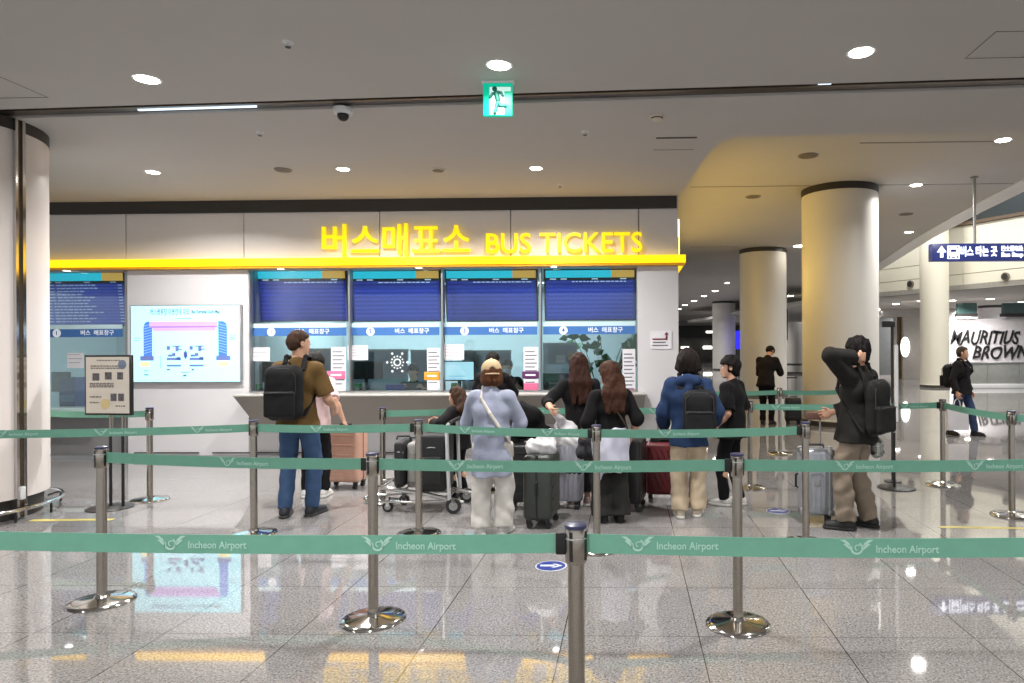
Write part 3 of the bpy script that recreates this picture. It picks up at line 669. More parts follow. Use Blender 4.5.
for body, zz in (('巴士乘车处', .67), ('Bus Stop', .33)):
    me = text_mesh(body, .11, .003, .003, align='LEFT'); o = link('lettering', me, M_sw, hs); wx = max(v.co.x for v in me.vertices); o.scale = ((sx(1023) - sx(1001)) / wx, 1, 1); o.location = (sx(1001), -.005, h*zz)

# poster stands
M_poster = mat('poster_cream', (216, 208, 196), rough=.6, var=.03)
def poster_stand(pxb, pyb, wpx, zt, zb, rz, label, poles, seed, fm=None):
    p = PZ(pxb, pyb); s = F_PX / FW.dot(p - CAM); w = wpx / s / 2
    t = thing('poster_stand', label, 'poster stand', (p.x, p.y, 0), rz)
    MB().lathe([(.20, 0), (.205, .008), (.19, .016), (.05, .022)], 40).build('base', M_dark, t)
    m = MB(); m2 = MB()
    for x in poles:
        m.cyl((x, .02, .015), (x, .02, zb - .15), .014, seg=12); m2.cyl((x, .02, zb - .15), (x, .02, zb + .2), .010, seg=12); m2.cyl((x + .03, .02, zb - .18), (x + .03, .02, zb + .1), .006, seg=10)
    m.build('pole', M_black, t); m2.build('telescopic_rod', M_steel, t)
    MB().rbox((-w, -.02, zb), (w, .015, zt), .004, 1).build('frame', fm or M_black, t)
    MB().box((-w + .02, -.023, zb + .02), (w - .02, -.018, zt - .02)).build('poster', M_poster, t)
    W2, H2 = w - .03, zt - zb - .04
    m = MB(); rnd = random.Random(seed)
    for (x0, x1, z) in [(-.5, .6, .93)] + [(-.8, .8, q) for q in (.83, .79)] + [(-.85, .3, q) for q in (.52, .49, .46)] + [(-.85, -.3, .28), (-.85, -.4, .18), (.4, .85, .12)]:
        e = x0
        while e < x1:
            d = rnd.uniform(.04, .16); m.box((W2*e, -.0255, zb + .02 + H2*z), (W2*min(e + d, x1), -.0235, zb + .02 + H2*(z + .02))); e += d + .04
    m.build('print_line', mat('poster_print', (110, 104, 100)), t)
    m = MB()
    for x, z, a in ((-.55, .58, .16), (.05, .60, .16), (.62, .60, .14), (.30, .22, .14), (.66, .22, .14)): m.box((W2*(x-a), -.0255, zb+.02+H2*z), (W2*(x+a), -.0235, zb+.02+H2*(z+.13)))
    m.build('photo_print', mat('poster_photo', (92, 88, 92), var=.5, scale=40), t)
    m = MB().cyl((-W2*.1, -.0255, zb + H2*.20), (-W2*.1, -.0235, zb + H2*.20), W2*.22, seg=26); m.build('yellow_seal', mat('poster_seal', (216, 194, 140)), t)
    m = MB().cyl((W2*.72, -.0255, zb + H2*.90), (W2*.72, -.0235, zb + H2*.90), W2*.2, seg=26); m.build('round_stamp', mat('poster_stamp', (120, 132, 156)), t)
    return t
poster_stand(110, 508, 52, 1.555, .945, math.radians(-6), 'poster stand with a black framed notice beside the white column', (-.01, .13), 3)
poster_stand(899, 488, 52, 1.62, .78, math.radians(69.5), 'poster stand turned edge on behind the waiting man with the silver suitcase', (-.06, .06), 4, M_white).location.x -= .03
q = PZ(901.5, 486); t = thing('sign_pole', 'thin dark pole standing behind the edge on poster stand', 'pole', (q.x, q.y + .25, 0)); MB().lathe([(.10, 0), (.10, .01), (.03, .02)], 24).build('base', M_dark, t); MB().cyl((0, 0, .01), (0, 0, 1.88), .018, seg=14).build('shaft', M_dark, t); MB().rbox((-.12, -.02, 1.83), (.03, .02, 1.90), .006, 1).build('bracket', M_dark, t)

# ------------------------------------------------------------------ floor marks
def floor_arrow(px, py, r, label):
    p = PZ(px, py); t = thing('floor_sticker', label, 'floor sticker', (p.x, p.y, 0), group='blue floor arrows')
    MB().cyl((0, 0, 0), (0, 0, .0015), r, seg=40).build('disc_edge', M_white, t); MB().cyl((0, 0, .0015), (0, 0, .0025), r*.93, seg=40).build('disc', mat('sticker_blue', (36, 58, 140), rough=.3), t)
    q = r * .62; m = MB().prism([(-q*1.1, -.018), (q*.35, -.018), (q*.35, .018), (-q*1.1, .018)], .0025, .0035).prism([(q*.1, -q*.62), (q*.4, -q*.62), (q*1.15, 0), (q*.4, q*.62), (q*.1, q*.62), (q*.75, 0)], .0025, .0036); m.build('arrow', M_white, t)
floor_arrow(551, 566, .115, 'round blue floor sticker with white arrow in front of the queue')
floor_arrow(778, 511, .115, 'round blue floor sticker lying beside the silver suitcase')
M_stripe = mat('yellow_floor_stripe', (206, 190, 96), rough=.4, var=.08)  # thin yellow lines lying flat on the floor
def stripe(p0, p1, label):
    a = PZ(*p0); b = PZ(*p1); d = (b - a); n = Vector((-d.y, d.x, 0)).normalized() * .03
    MB().prism([((a-n).x, (a-n).y), ((b-n).x, (b-n).y), ((b+n).x, (b+n).y), ((a+n).x, (a+n).y)], 0, .0015).build('floor_stripe', M_stripe, label=label, cat='floor tape')
stripe((30, 520.5), (113, 519.5), 'yellow floor tape beside the foot of the white column')
stripe((940, 527), (1100, 529.5), 'yellow floor tape by the stanchion at the edge of the concourse')

# ------------------------------------------------------------------ ceiling fittings
hall = 'downlights in the near ceiling'
for px, py, lab in ((147, 79, 'near downlight above the white column side'), (499, 65, 'near downlight above the exit sign'), (861, 52, 'largest near downlight above the waiting man')):
    p = PZ(px, py, ZC); downlight('ceiling_downlight', (p.x, p.y, ZC), .085, lab, hall, 28, power=70)
for k, (x, y) in enumerate(((-5.5, 1.2), (-1.2, .8), (3.0, .6), (-3.4, -2), (1.2, -2.2), (6.2, 2.6))):
    spot_area('hall_downlight_beam', (x, y, ZC - .03), .2, 70, (1, .98, .95), spread=150)
bay = 'downlights over the ticket queue'
for px, py, lab in ((153, 172, 'downlight over the lit map'), (343, 169, 'downlight over the man with the backpack'), (536, 168, 'downlight over the yellow lettering')):
    p = PZ(px, py, ZC); downlight('ceiling_downlight', (p.x, p.y, ZC), .07, lab, bay, 26, power=105)
con = 'downlights in the raised concourse ceiling'
for i, (px, py) in enumerate(((1003, 140), (916, 185), (909, 232), (909, 247), (727, 283), (715, 291), (704, 296), (694, 301), (685, 305), (679, 309), (710, 322), (704, 324), (699, 326), (737, 312), (790, 296), (801, 246))):
    p = PZ(px, py, ZH); near = i < 5
    lab = ('downlight in the raised ceiling above the blue hanging sign', 'downlight in the raised ceiling beside the big round column', 'upper of two downlights near the sloping ceiling edge', 'lower of two downlights near the sloping ceiling edge')[i] if i < 4 else 'far downlight in the receding row above the distant shops'
    d = downlight('ceiling_downlight', (p.x, p.y, ZH), .11 if i < 5 else .14 + .006 * i, lab, con, 26, power=(110 if i < 4 else (260 if i in (4, 6, 8, 10, 13) else 0)))
def vent(px, py, r, z, label, name='ceiling_speaker', m=None, grp='round ceiling fittings'):
    p = PZ(px, py, z); t = thing(name, label, 'ceiling fitting', (p.x, p.y, z), group=grp)
    MB().lathe([(r*.9, -.018), (r, -.014), (r, 0)], 30).build('rim', m or mat('fitting_brown', (128, 116, 104), rough=.5), t); MB().lathe([(r*.75, -.022), (r*.82, -.018)], 30).build('grille', mat('fitting_grille', (104, 94, 84), rough=.6), t)
vent(283, 169.5, .10, ZC, 'dark round ceiling speaker before the yellow lettering'); vent(438, 169.5, .085, ZC, 'pale round ceiling fitting above the yellow lettering', m=mat('fitting_pale', (206, 196, 178)))
vent(808, 155.5, .17, ZH, 'dark round ceiling fitting in front of the big round column'); vent(906, 214, .17, ZH, 'dark round fitting in the raised ceiling beyond the big column'); vent(753, 196.5, .17, ZH, 'pale round fitting in the raised ceiling left of the big column', m=mat('fitting_tan', (150, 138, 112)))
for px, py, lab in ((288, 42, 'tiny ceiling sprinkler in the near ceiling'), (260, 132, 'tiny ceiling sprinkler behind the shutter slot'), (585, 131.5, 'tiny ceiling sprinkler right of the exit sign'), (560, 184.5, 'tiny ceiling sprinkler close to the dark shadow gap strip')):
    p = PZ(px, py, ZC); t = thing('sprinkler', lab, 'sprinkler', (p.x, p.y, ZC), group='ceiling sprinklers'); MB().lathe([(.012, -.035), (.012, -.006), (.04, -.004), (.04, 0)], 18).build('head', M_white, t); MB().lathe([(.02, -.04), (.02, -.036)], 14).build('deflector', M_dark, t)
p = PZ(343, 108.5, ZC); t = thing('dome_camera', 'white dome security camera under the ceiling slot', 'security camera', (p.x, p.y, ZC))
MB().lathe([(.075, -.055), (.082, -.045), (.085, 0)], 30).build('housing', M_white, t); MB().ball((0, 0, -.065), .052, 20).build('dome', mat('dome_black', (8, 8, 10), rough=.08), t)
p = PZ(657, 116, ZC); t = thing('smoke_detector', 'small round white smoke detector beyond the ceiling slot', 'smoke detector', (p.x, p.y, ZC)); MB().lathe([(.04, -.045), (.055, -.035), (.055, -.012), (.07, -.01), (.07, 0)], 26).build('housing', mat('fitting_pale', (206, 196, 178)), t); MB().lathe([(.057, -.03), (.057, -.02)], 26).build('slot', M_dark, t)
a = PZ(656, 138, ZC); b = PZ(697, 137.3, ZC); a2 = PZ(655, 150, ZC); t = thing('air_vent', 'narrow linear air vent beside the soffit corner', 'air vent', ((a.x+b.x)/2, a.y, ZC)); w = (b.x - a.x) / 2
MB().box((-w, -.02, -.004), (w, .02, .0)).build('slot', M_dark, t); MB().box((-w - .01, a2.y - a.y - .006, -.004), (w + .01, a2.y - a.y, 0)).build('hatch_edge', mat('ceiling_joint', (130, 126, 120)), t)
for px, py in ((0, 88), (1010, 45)):
    p = PZ(px, py, ZC); 
    hx = MB(); s = .22
    for lo, hi in (((-s, -s), (s, -s+.008)), ((-s, s-.008), (s, s)), ((-s, -s), (-s+.008, s)), ((s-.008, -s), (s, s))): hx.box((p.x+lo[0], p.y+lo[1], ZC-.003), (p.x+hi[0], p.y+hi[1], ZC+.001))
    hx.build('access_hatch', mat('ceiling_joint', (130, 126, 120)), label='square ceiling access hatch ' + ('above the white column' if px < 500 else 'at the far end of the near ceiling'), cat='ceiling hatch')

# ------------------------------------------------------------------ far concourse and atrium
M_far = mat('far_wall_grey', (150, 146, 142), rough=.6)
yD = 82.0
def far_box(name, pa, pb, pt, pb_, Y, m, th=.3, kind='structure', e=None):
    a = PY(pa, pt, Y); b = PY(pb, pb_, Y); return MB().box((a.x, Y, b.z), (b.x, Y + th, a.z)).build(name, m, kind=kind, cat='building')
far_box('wall_far', 560, 900, 314, 365, yD, M_far)
far_box('wall_far_header', 640, 800, 326, 337.5, yD - .6, mat('shop_header_black', (16, 14, 14), rough=.3), .5)
far_box('wall_far_shopfront', 640, 800, 337.5, 361, yD - .4, mat('shop_dark', (64, 62, 58), rough=.25, var=.4, scale=.5), .3)
for i, (pa, pb, pt, pb_, lab) in enumerate(((681, 689, 346.5, 348.5, 'beside the ticket office corner'), (703, 712, 346, 349, 'left of the far round column'), (706, 713, 331, 333, 'on the black shop header'))):
    a = PY(pa, pt, yD - 1); b = PY(pb, pb_, yD - 1); t = thing('shop_light', 'far white shop light ' + lab, 'light', ((a.x+b.x)/2, yD - 1, b.z)); w = (b.x - a.x) / 2
    MB().rbox((-w, -.1, 0), (w, .05, a.z - b.z), .05, 2).build('lamp', mat('shop_lamp', (250, 248, 235), emit=4), t); MB().box((-w, .05, 0), (w, .39 if i == 2 else .6, .08)).build('bracket', M_dark, t)
a = PY(736, 331, 46); b = PY(740.5, 349, 46); t = thing('blue_screen', 'far glowing blue screen beside the pale round column', 'screen', (a.x, 46, b.z)); MB().box((0, 0, 0), (b.x - a.x + .3, .1, a.z - b.z)).build('panel', mat('blue_glow', (30, 30, 255), emit=2.0), t); MB().box((.1, .02, -b.z), (.2, .08, 0)).build('post', M_dark, t)
far_box('wall_rail_far', 784, 806, 372, 375, 40, M_dark, .06)
MB().cyl(PY(787, 375, 39.9)*1, Vector((PY(787, 375, 39.9).x, 39.9, 0)), .06).cyl(PY(787, 340, 39.9), Vector((PY(787, 375, 39.9).x, 39.9, 4.8)), .05).build('barrier_post', M_dark, label='far dark post between the two yellow lit columns', cat='post')
# atrium: cream fascia over the cafe
def plane_pt(px, py, A, B):   # hit the vertical plane through ground points A, B
    d = ray(px, py); n = Vector((B.y - A.y, A.x - B.x, 0)); t = (A - CAM).dot(n) / d.dot(n); return CAM + d * t
fA, fB = PD(880, 348, 30.0), PD(1024, 346, 24.4); fd = (fB - fA); fd.z = 0; fd.normalize(); fn = Vector((-fd.y, fd.x, 0))
zf0 = plane_pt(948, 291, fA, fB).z
def fas(name, t0, t1, z0, z1, m, off=0, th=.3):
    p = fA + fd * t0 + fn * off; q = fA + fd * t1 + fn * off
    return MB().prism([(p.x, p.y), (q.x, q.y), (q.x + fn.x*th, q.y + fn.y*th), (p.x + fn.x*th, p.y + fn.y*th)], z0, z1).build(name, m, kind='structure', cat='building')
zj1, zj2 = plane_pt(985, 266, fA, fB).z, plane_pt(985, 236, fA, fB).z
ztop = plane_pt(985, 222, fA, fB).z
zz = [zf0, (zf0+zj1)/2 + .2, zj1 + .35, ztop]
m = MB()
for z0, z1 in zip(zz[:-1], zz[1:]):
    for t0 in range(-4, 24, 4):
        p = fA + fd*(t0 + .008); q = fA + fd*(t0 + 3.992); m.prism([(p.x, p.y), (q.x, q.y), (q.x+fn.x*.3, q.y+fn.y*.3), (p.x+fn.x*.3, p.y+fn.y*.3)], z0 + .012, z1 - .012)
struct('wall_fascia', m, M_cream)
fas('wall_fascia_backing', -4, 24, zf0, ztop, mat('cladding_joint', (150, 146, 132)), .15, .2)
fas('window_6', -4, 24, ztop + .12, ztop + 1.5, mat('clerestory_dark', (44, 50, 52), rough=.2, var=.3, scale=.3), .1)
fas('trim_9', -4, 24, ztop, ztop + .12, mat('sill_brown', (92, 74, 56)), -.1)
fas('wall_upper_fascia', -4, 24, ztop + 1.5, 12, M_cream, 0)
for px, py in ((911, 284), (1006, 276.5)):
    p = plane_pt(px, py, fA, fB); t = thing('round_speaker', 'round grey fitting on the cream wall ' + ('left of the cream column' if px < 950 else 'under the blue hanging sign'), 'wall fitting', (p.x, p.y, p.z))
    n = -fn; MB().cyl((0, 0, 0), n*.08, .15, seg=26).build('rim', mat('speaker_grey', (120, 112, 100)), t); MB().cyl(n*.08, n*.1, .11, seg=26).build('grille', M_dark, t)
pA, pB = fA - fd*4, fA + fd*24
struct('ceiling_cafe', MB().prism([(pA.x, pA.y), (pB.x, pB.y), (pB.x + 4, 60), (pA.x - 4, 60)], zf0, zf0 + .2), M_ceil2)
for px, py in ((896, 304), (921, 301), (952, 300.5), (967, 308), (990, 299), (1022, 302), (877, 309)):
    p = PZ(px, py, zf0); t = downlight('ceiling_downlight', (p.x, p.y, zf0), .17, 'downlight in the low ceiling of the far cafe', 'downlights over the far cafe', 22, power=150)
# cafe wall with brushed lettering
Yc = 34.0
cw = thing('cafe_wall_sign', 'white cafe wall with large black brushed lettering', 'sign wall', (0, Yc, 0))
a = PY(944, 319, Yc); b = PY(1080, 386, Yc); MB().box((a.x, 0, 0), (b.x, .25, a.z)).build('panel', mat('cafe_white', (216, 212, 214), rough=.5), cw)
M_ink = mat('brush_black', (22, 20, 20))
for body, pa, pb, pc, hh in (('MAURITIUS', 950, 1020, 337.5, 13.5), ('BROWN', 972, 1030, 352.5, 13)):
    me = text_mesh(body, 1.0, .02, .02, shear=.35, align='LEFT'); zs = [v.co.z for v in me.vertices]; xs_ = [v.co.x for v in me.vertices]; c = (max(zs)+min(zs))/2
    W_ = PY(pb, pc, Yc).x - PY(pa, pc, Yc).x; H_ = hh / F_PX * Yc; rr = random.Random(5)
    for v in me.vertices: v.co.x = (v.co.x - min(xs_)) / (max(xs_) - min(xs_)) * W_; v.co.z = (v.co.z - c) / (max(zs) - min(zs)) * H_ + .05 * math.sin(v.co.x * 9) ; v.co.y = v.co.y
    o = link('lettering', me, M_ink, cw); p = PY(pa, pc, Yc); o.location = (p.x, -.03, p.z)
Ycc = 25.8
cc_ = thing('cafe_counter', 'low pale cafe counter with a lit white base in the far hall', 'counter', (0, Ycc, 0)); a = PY(966, 362.5, Ycc); b = PY(1080, 386, Ycc)
MB().rbox((a.x - .25, -.1, 0), (b.x, .6, .17), .02, 2).build('base', M_white, cc_); MB().rbox((a.x, 0, .17), (b.x, .5, a.z - .05), .02, 2).build('body', mat('case_glass', (150, 152, 148), rough=.15), cc_)
MB().rbox((a.x - .05, -.04, a.z - .05), (b.x, .54, a.z), .012, 2).build('worktop', M_alu, cc_); MB().rbox((a.x - .22, 0, .17), (a.x - .01, .5, a.z), .012, 2).build('end_panel', M_white, cc_)
for x in (a.x + .8, a.x + 2.0): MB().box((x, -.015, .17), (x + .03, 0, a.z - .05)).build('glass_joint', M_alu, cc_)
far_box('wall_cafe_back', 860, 1120, 290, 392, 40, mat('cafe_back_grey', (168, 164, 160)))
far_box('wall_cafe_side', 876, 893, 318, 375, 34, mat('cafe_side_glass', (128, 132, 134), rough=.2), .2)
far_box('wall_cafe_panel', 903, 947, 317, 383, 33, mat('cafe_panel', (188, 182, 176), rough=.3), .2)
far_box('trim_10', 898.5, 902.5, 317, 386, 33.2, mat('brown_post', (104, 84, 48)), .2)
for i, (pa, pb) in enumerate(((958, 977), (1003.5, 1040))):
    far_box('window_%d' % (7 + i), pa, pb, 303, 313.5, 33.8, mat('green_glass', (70, 98, 96), rough=.15), .2); far_box('window_%d_trim' % (7 + i), pa - 1, pb + 1, 313.5, 316.5, 33.7, M_dark, .25)
column('column_7', 979.5, 1004.5, 300, 37, m=mat('cafe_white', (216, 212, 214)), ztop=zf0)
a = PY(908, 347, 32.6); t = thing('lit_oval', 'bright white oval on the far grey panel', 'light', (a.x, 32.88, a.z)); m = MB().cyl((0, 0, 0), (0, .06, 0), .2, seg=28); me = m.mesh('lamp')  # bright emissive oval in front of a flat back plate
for v in me.vertices: v.co.z *= 2.4
link('lamp', me, mat('oval_white', (255, 252, 244), emit=5), t)
m = MB().cyl((0, .061, 0), (0, .12, 0), .23, seg=28); me = m.mesh('back_plate')
for v in me.vertices: v.co.z *= 2.3
link('back_plate', me, M_alu, t)

# added fill lamps, out of view overhead, that brighten the atrium
for i, (l, d) in enumerate(((12.5, 19.0), (15.5, 22.0), (11.0, 25.0))):
    q = PD(612, 348, d) + _r * l; t = thing('atrium_fill', 'added round fill lamp, unseen high above the atrium', 'ceiling light', (q.x, q.y, 9.5), group='added atrium fill lamps')
    MB().lathe([(.5, -.02), (.62, .0), (.6, .25), (.1, .4), (.02, .42)], 32).build('lamp_shade', M_alu, t); MB().lathe([(.5, -.03), (.48, -.04)], 32).build('lamp_face', mat('atrium_fill_face', (255, 250, 240), emit=12), t); MB().cyl((0, 0, .4), (0, 0, 2.6), .012, seg=8).build('cable', M_dark, t)
    spot_area('atrium_fill_beam', (q.x, q.y, 9.4), 1.0, 360, (1, .97, .92))

a = PZ(819, 84, ZC); b = PZ(832, 83.5, ZC); MB().prism([(a.x, a.y - .02), (b.x, b.y - .02), (b.x, b.y + .03), (a.x, a.y + .03)], ZC + .004, ZC + .03).build('slot_lamp', mat('cool_white_glow', (215, 235, 255)), label='small bright lamp in the ceiling slot above the round column', cat='ceiling light')
# ------------------------------------------------------------------ stanchions and belts
M_belt = mat('teal_belt', (108, 166, 144), rough=.55, var=.05, scale=20)
M_belt_t = mat('belt_print', (172, 212, 200), rough=.6, var=.03)
M_capb = mat('cap_blue', (52, 54, 88), rough=.3)
POST_H = .99
_base = MB().lathe([(.183, 0), (.185, .006), (.180, .014), (.15, .020), (.10, .026), (.045, .034), (.036, .05)], 56).mesh('base', 50)
_pole = MB().cyl((0, 0, .03), (0, 0, .87), .029, seg=32).mesh('pole')
_head = MB().lathe([(.034, .855), (.038, .86), (.038, .975), (.036, .978)], 36).mesh('head')
_cap = MB().lathe([(.0385, .976), (.0395, .980), (.0385, .988), (.030, .991)], 36).mesh('cap', 60)
_ring = MB().lathe([(.0405, .940), (.0415, .943), (.0405, .946)], 36).mesh('clip_ring', 60)
_slot = MB().box((-.006, -.0395, .868), (.006, -.034, .968)).mesh('belt_slot')
_clip = MB().rbox((-.018, -.012, -.038), (.018, .012, .038), .004, 2).mesh('belt_clip')
for me, m in ((_base, M_chrome), (_pole, M_steel), (_head, M_steel), (_cap, M_capb), (_ring, M_chrome), (_slot, M_black), (_clip, M_black)): me.materials.append(m)
# belt print: winged emblem and words
_wing = MB()
def arc(cx, cz, r, a0, a1, t0, t1, n=14, y=-.0022):
    for i in range(n):
        q0, q1 = i / n, (i + 1) / n; A0, A1 = math.radians(a0 + (a1 - a0) * q0), math.radians(a0 + (a1 - a0) * q1); w0, w1 = t0 + (t1 - t0) * q0, t0 + (t1 - t0) * q1
        _wing.add([(cx+(r-w0)*math.cos(A0), y, cz+(r-w0)*math.sin(A0)), (cx+(r+w0)*math.cos(A0), y, cz+(r+w0)*math.sin(A0)), (cx+(r+w1)*math.cos(A1), y, cz+(r+w1)*math.sin(A1)), (cx+(r-w1)*math.cos(A1), y, cz+(r-w1)*math.sin(A1))], [(0, 1, 2, 3)])
arc(0, .0, .019, -200, 60, .004, .003); arc(.003, .002, .009, 40, 260, .002, .002)
for sx_ in (-1, 1):
    _wing.add([(sx_*.018, -.0022, .004), (sx_*.058, -.0022, .029), (sx_*.040, -.0022, .029), (sx_*.026, -.0022, .018)], [(0, 1, 2, 3)]); _wing.add([(sx_*.016, -.0022, -.012), (sx_*.047, -.0022, .014), (sx_*.037, -.0022, .016), (sx_*.021, -.0022, .003)], [(0, 1, 2, 3)])
_wing = _wing.mesh('emblem'); _wing.materials.append(M_belt_t)
_word = text_mesh('Incheon Airport', .036, .0004, .0006, align='LEFT', width=.212); _word.materials.append(M_belt_t)
POSTS = {}
def stanchion(key, px, py, label):
    p = PZ(px, py); t = thing('stanchion', label, 'stanchion', (p.x, p.y, 0), group='belt stanchions of the queue'); POSTS[key] = t
    for n, me in (('base', _base), ('pole', _pole)): link(n, me, None, t)
    hd = link('head', _head, None, t); link('cap', _cap, None, hd); link('clip_ring', _ring, None, hd)
    for k in range(4):
        s = link('belt_slot', _slot, None, hd); s.rotation_euler = (0, 0, math.radians(-22 + 90 * k))
    return t
Z0b, Z1b = .888, .955
def belt(ka, kb, phase=.3, sag=.012, end=None, z=None, words=True):
    """belt drawn out of post ka and clipped to post kb (or to the point end)"""
    ta = POSTS[ka]; A = Vector(ta.location); B = Vector(POSTS[kb].location) if kb else Vector(end); d = B - A; d.z = 0; L = d.length; d.normalize(); n = Vector((d.y, -d.x, 0))
    if n.y > 0: n = -n
    s0, s1 = .036, L - .045; N = 14; m = MB(); pts = []
    for i in range(N + 1):
        q = s0 + (s1 - s0) * i / N; u = i / N; pts.append(d * q + Vector((0, 0, (Z0b + Z1b) / 2 - sag * 4 * u * (1 - u))))
    hh = (Z1b - Z0b) / 2; o = n * .001
    vs = []; fs = []
    for p in pts: vs += [p + o - Vector((0, 0, hh)), p + o + Vector((0, 0, hh)), p - o + Vector((0, 0, hh)), p - o - Vector((0, 0, hh))]
    for i in range(N):
        for k in range(4): fs.append((i*4+k, i*4+(k+1) % 4, i*4+4+(k+1) % 4, i*4+4+k))
    m.add(vs, fs + [(0, 3, 2, 1), (N*4, N*4+1, N*4+2, N*4+3)])
    b = m.build('belt', M_belt, ta, 'teal webbing belt with pale printed words')
    ang = math.atan2(d.y, d.x); c = link('belt_clip', _clip, None, b); c.location = d * (L - .053) + Vector((0, 0, .92)); c.rotation_euler = (0, 0, ang)
    if words:
        q = phase; f = 1 if d.x > 0 else -1
        while q < L - .42:
            u = (q - s0) / (s1 - s0); zz = (Z0b + Z1b) / 2 - sag * 4 * u * (1 - u)
            e = link('emblem', _wing, None, b); pos = d * q + n * .0005; e.location = (pos.x, pos.y, zz); rz = ang if f > 0 else ang + math.pi; e.rotation_euler = (0, 0, rz)
            w = link('lettering', _word, None, b); pos = d * (q + .064) + n * .0022
            if f < 0: pos = d * (q - .064) + n * .0022
            w.location = (pos.x, pos.y, zz - .004); w.rotation_euler = (0, 0, rz); q += .75
    return b
stanchion('D', 577.3, 808, 'nearest steel stanchion in front, its base below the picture edge')
stanchion('B', 373.5, 620, 'steel stanchion with chrome base left of the nearest stanchion')
stanchion('C', 738, 625, 'steel stanchion with chrome base right of the nearest stanchion')
stanchion('A', 102, 602, 'steel stanchion with chrome base in front of the poster stand')
stanchion('F', 150, 500, 'far steel stanchion beside the poster stand under the lit map')
stanchion('G', 254, 534, 'steel stanchion beside the man in blue jeans')
stanchion('H', 419, 534, 'steel stanchion in front of the luggage trolley')
stanchion('I', 597, 549.5, 'steel stanchion in front of the two long-haired women')
stanchion('J', 806, 543.5, 'steel stanchion in front of the silver suitcase')
stanchion('K', 383, 501.5, 'far steel stanchion by the counter behind the luggage trolley')
stanchion('L', 943, 485, 'steel stanchion in front of the walking man in black')
stanchion('E', 1012, 515.5, 'steel stanchion nearest the right picture edge')
stanchion('M', 750, 488, 'steel stanchion behind the boy in black')
stanchion('N', 780, 454, 'farthest steel stanchion in front of the yellow lit columns')
# posts just beyond the picture that hold the belts' other ends
stanchion('Dl', -85, 793, 'steel stanchion beyond the left picture edge in front'); stanchion('Dr', 1130, 818, 'steel stanchion beyond the right picture edge in front')
stanchion('Cr', 1105, 623, 'steel stanchion beyond the right picture edge in the second row'); stanchion('Gl', -62, 548, 'steel stanchion beyond the left picture edge in the third row')
stanchion('Er', 1120, 522, 'steel stanchion beyond the right picture edge near the concourse')
stanchion('K2', 497, 490, 'steel stanchion hidden behind the woman in the cap'); stanchion('K3', 612, 497, 'steel stanchion hidden behind the long-haired women')
stanchion('N2', 691, 455, 'steel stanchion hidden behind the person in the blue jacket'); stanchion('N3', 846, 453, 'steel stanchion hidden behind the waiting man with the silver suitcase')
belt('D', 'Dl', .70); _c = link('belt_clip', _clip, None, POSTS['D'], 'black belt clip'); _c.location = (-.052, 0, .922); belt('D', 'Dr', .215)
belt('A', 'B', .9); belt('B', 'C', .5); belt('C', 'Cr', .62)
belt('G', 'Gl', .45); belt('G', 'H', .55); belt('H', 'I', .45); belt('I', 'J', .55)
e = PD(35, 413, FW.dot(Vector(POSTS['F'].location) - CAM) + .12); belt('F', None, .4, end=(e.x, e.y, 0), words=False)
belt('K', 'K2', .2, words=False); belt('M', 'K3', .4); belt('K2', 'K3', .3); belt('M', 'L', .3); belt('L', 'E', .3); belt('E', 'Er', .3)
belt('N', 'N2', .2, words=False); belt('N', 'N3', .2, words=False)
c = thing('belt_wall_clip', 'small black belt wall clip on the white column', 'belt clip', (e.x, e.y, 0)); MB().rbox((-.06, -.05, .87), (.03, .05, .97), .008, 2).build('plate', M_black, c); MB().rbox((.02, -.02, .88), (.05, .02, .96), .004, 2).build('catch', M_alu, c)
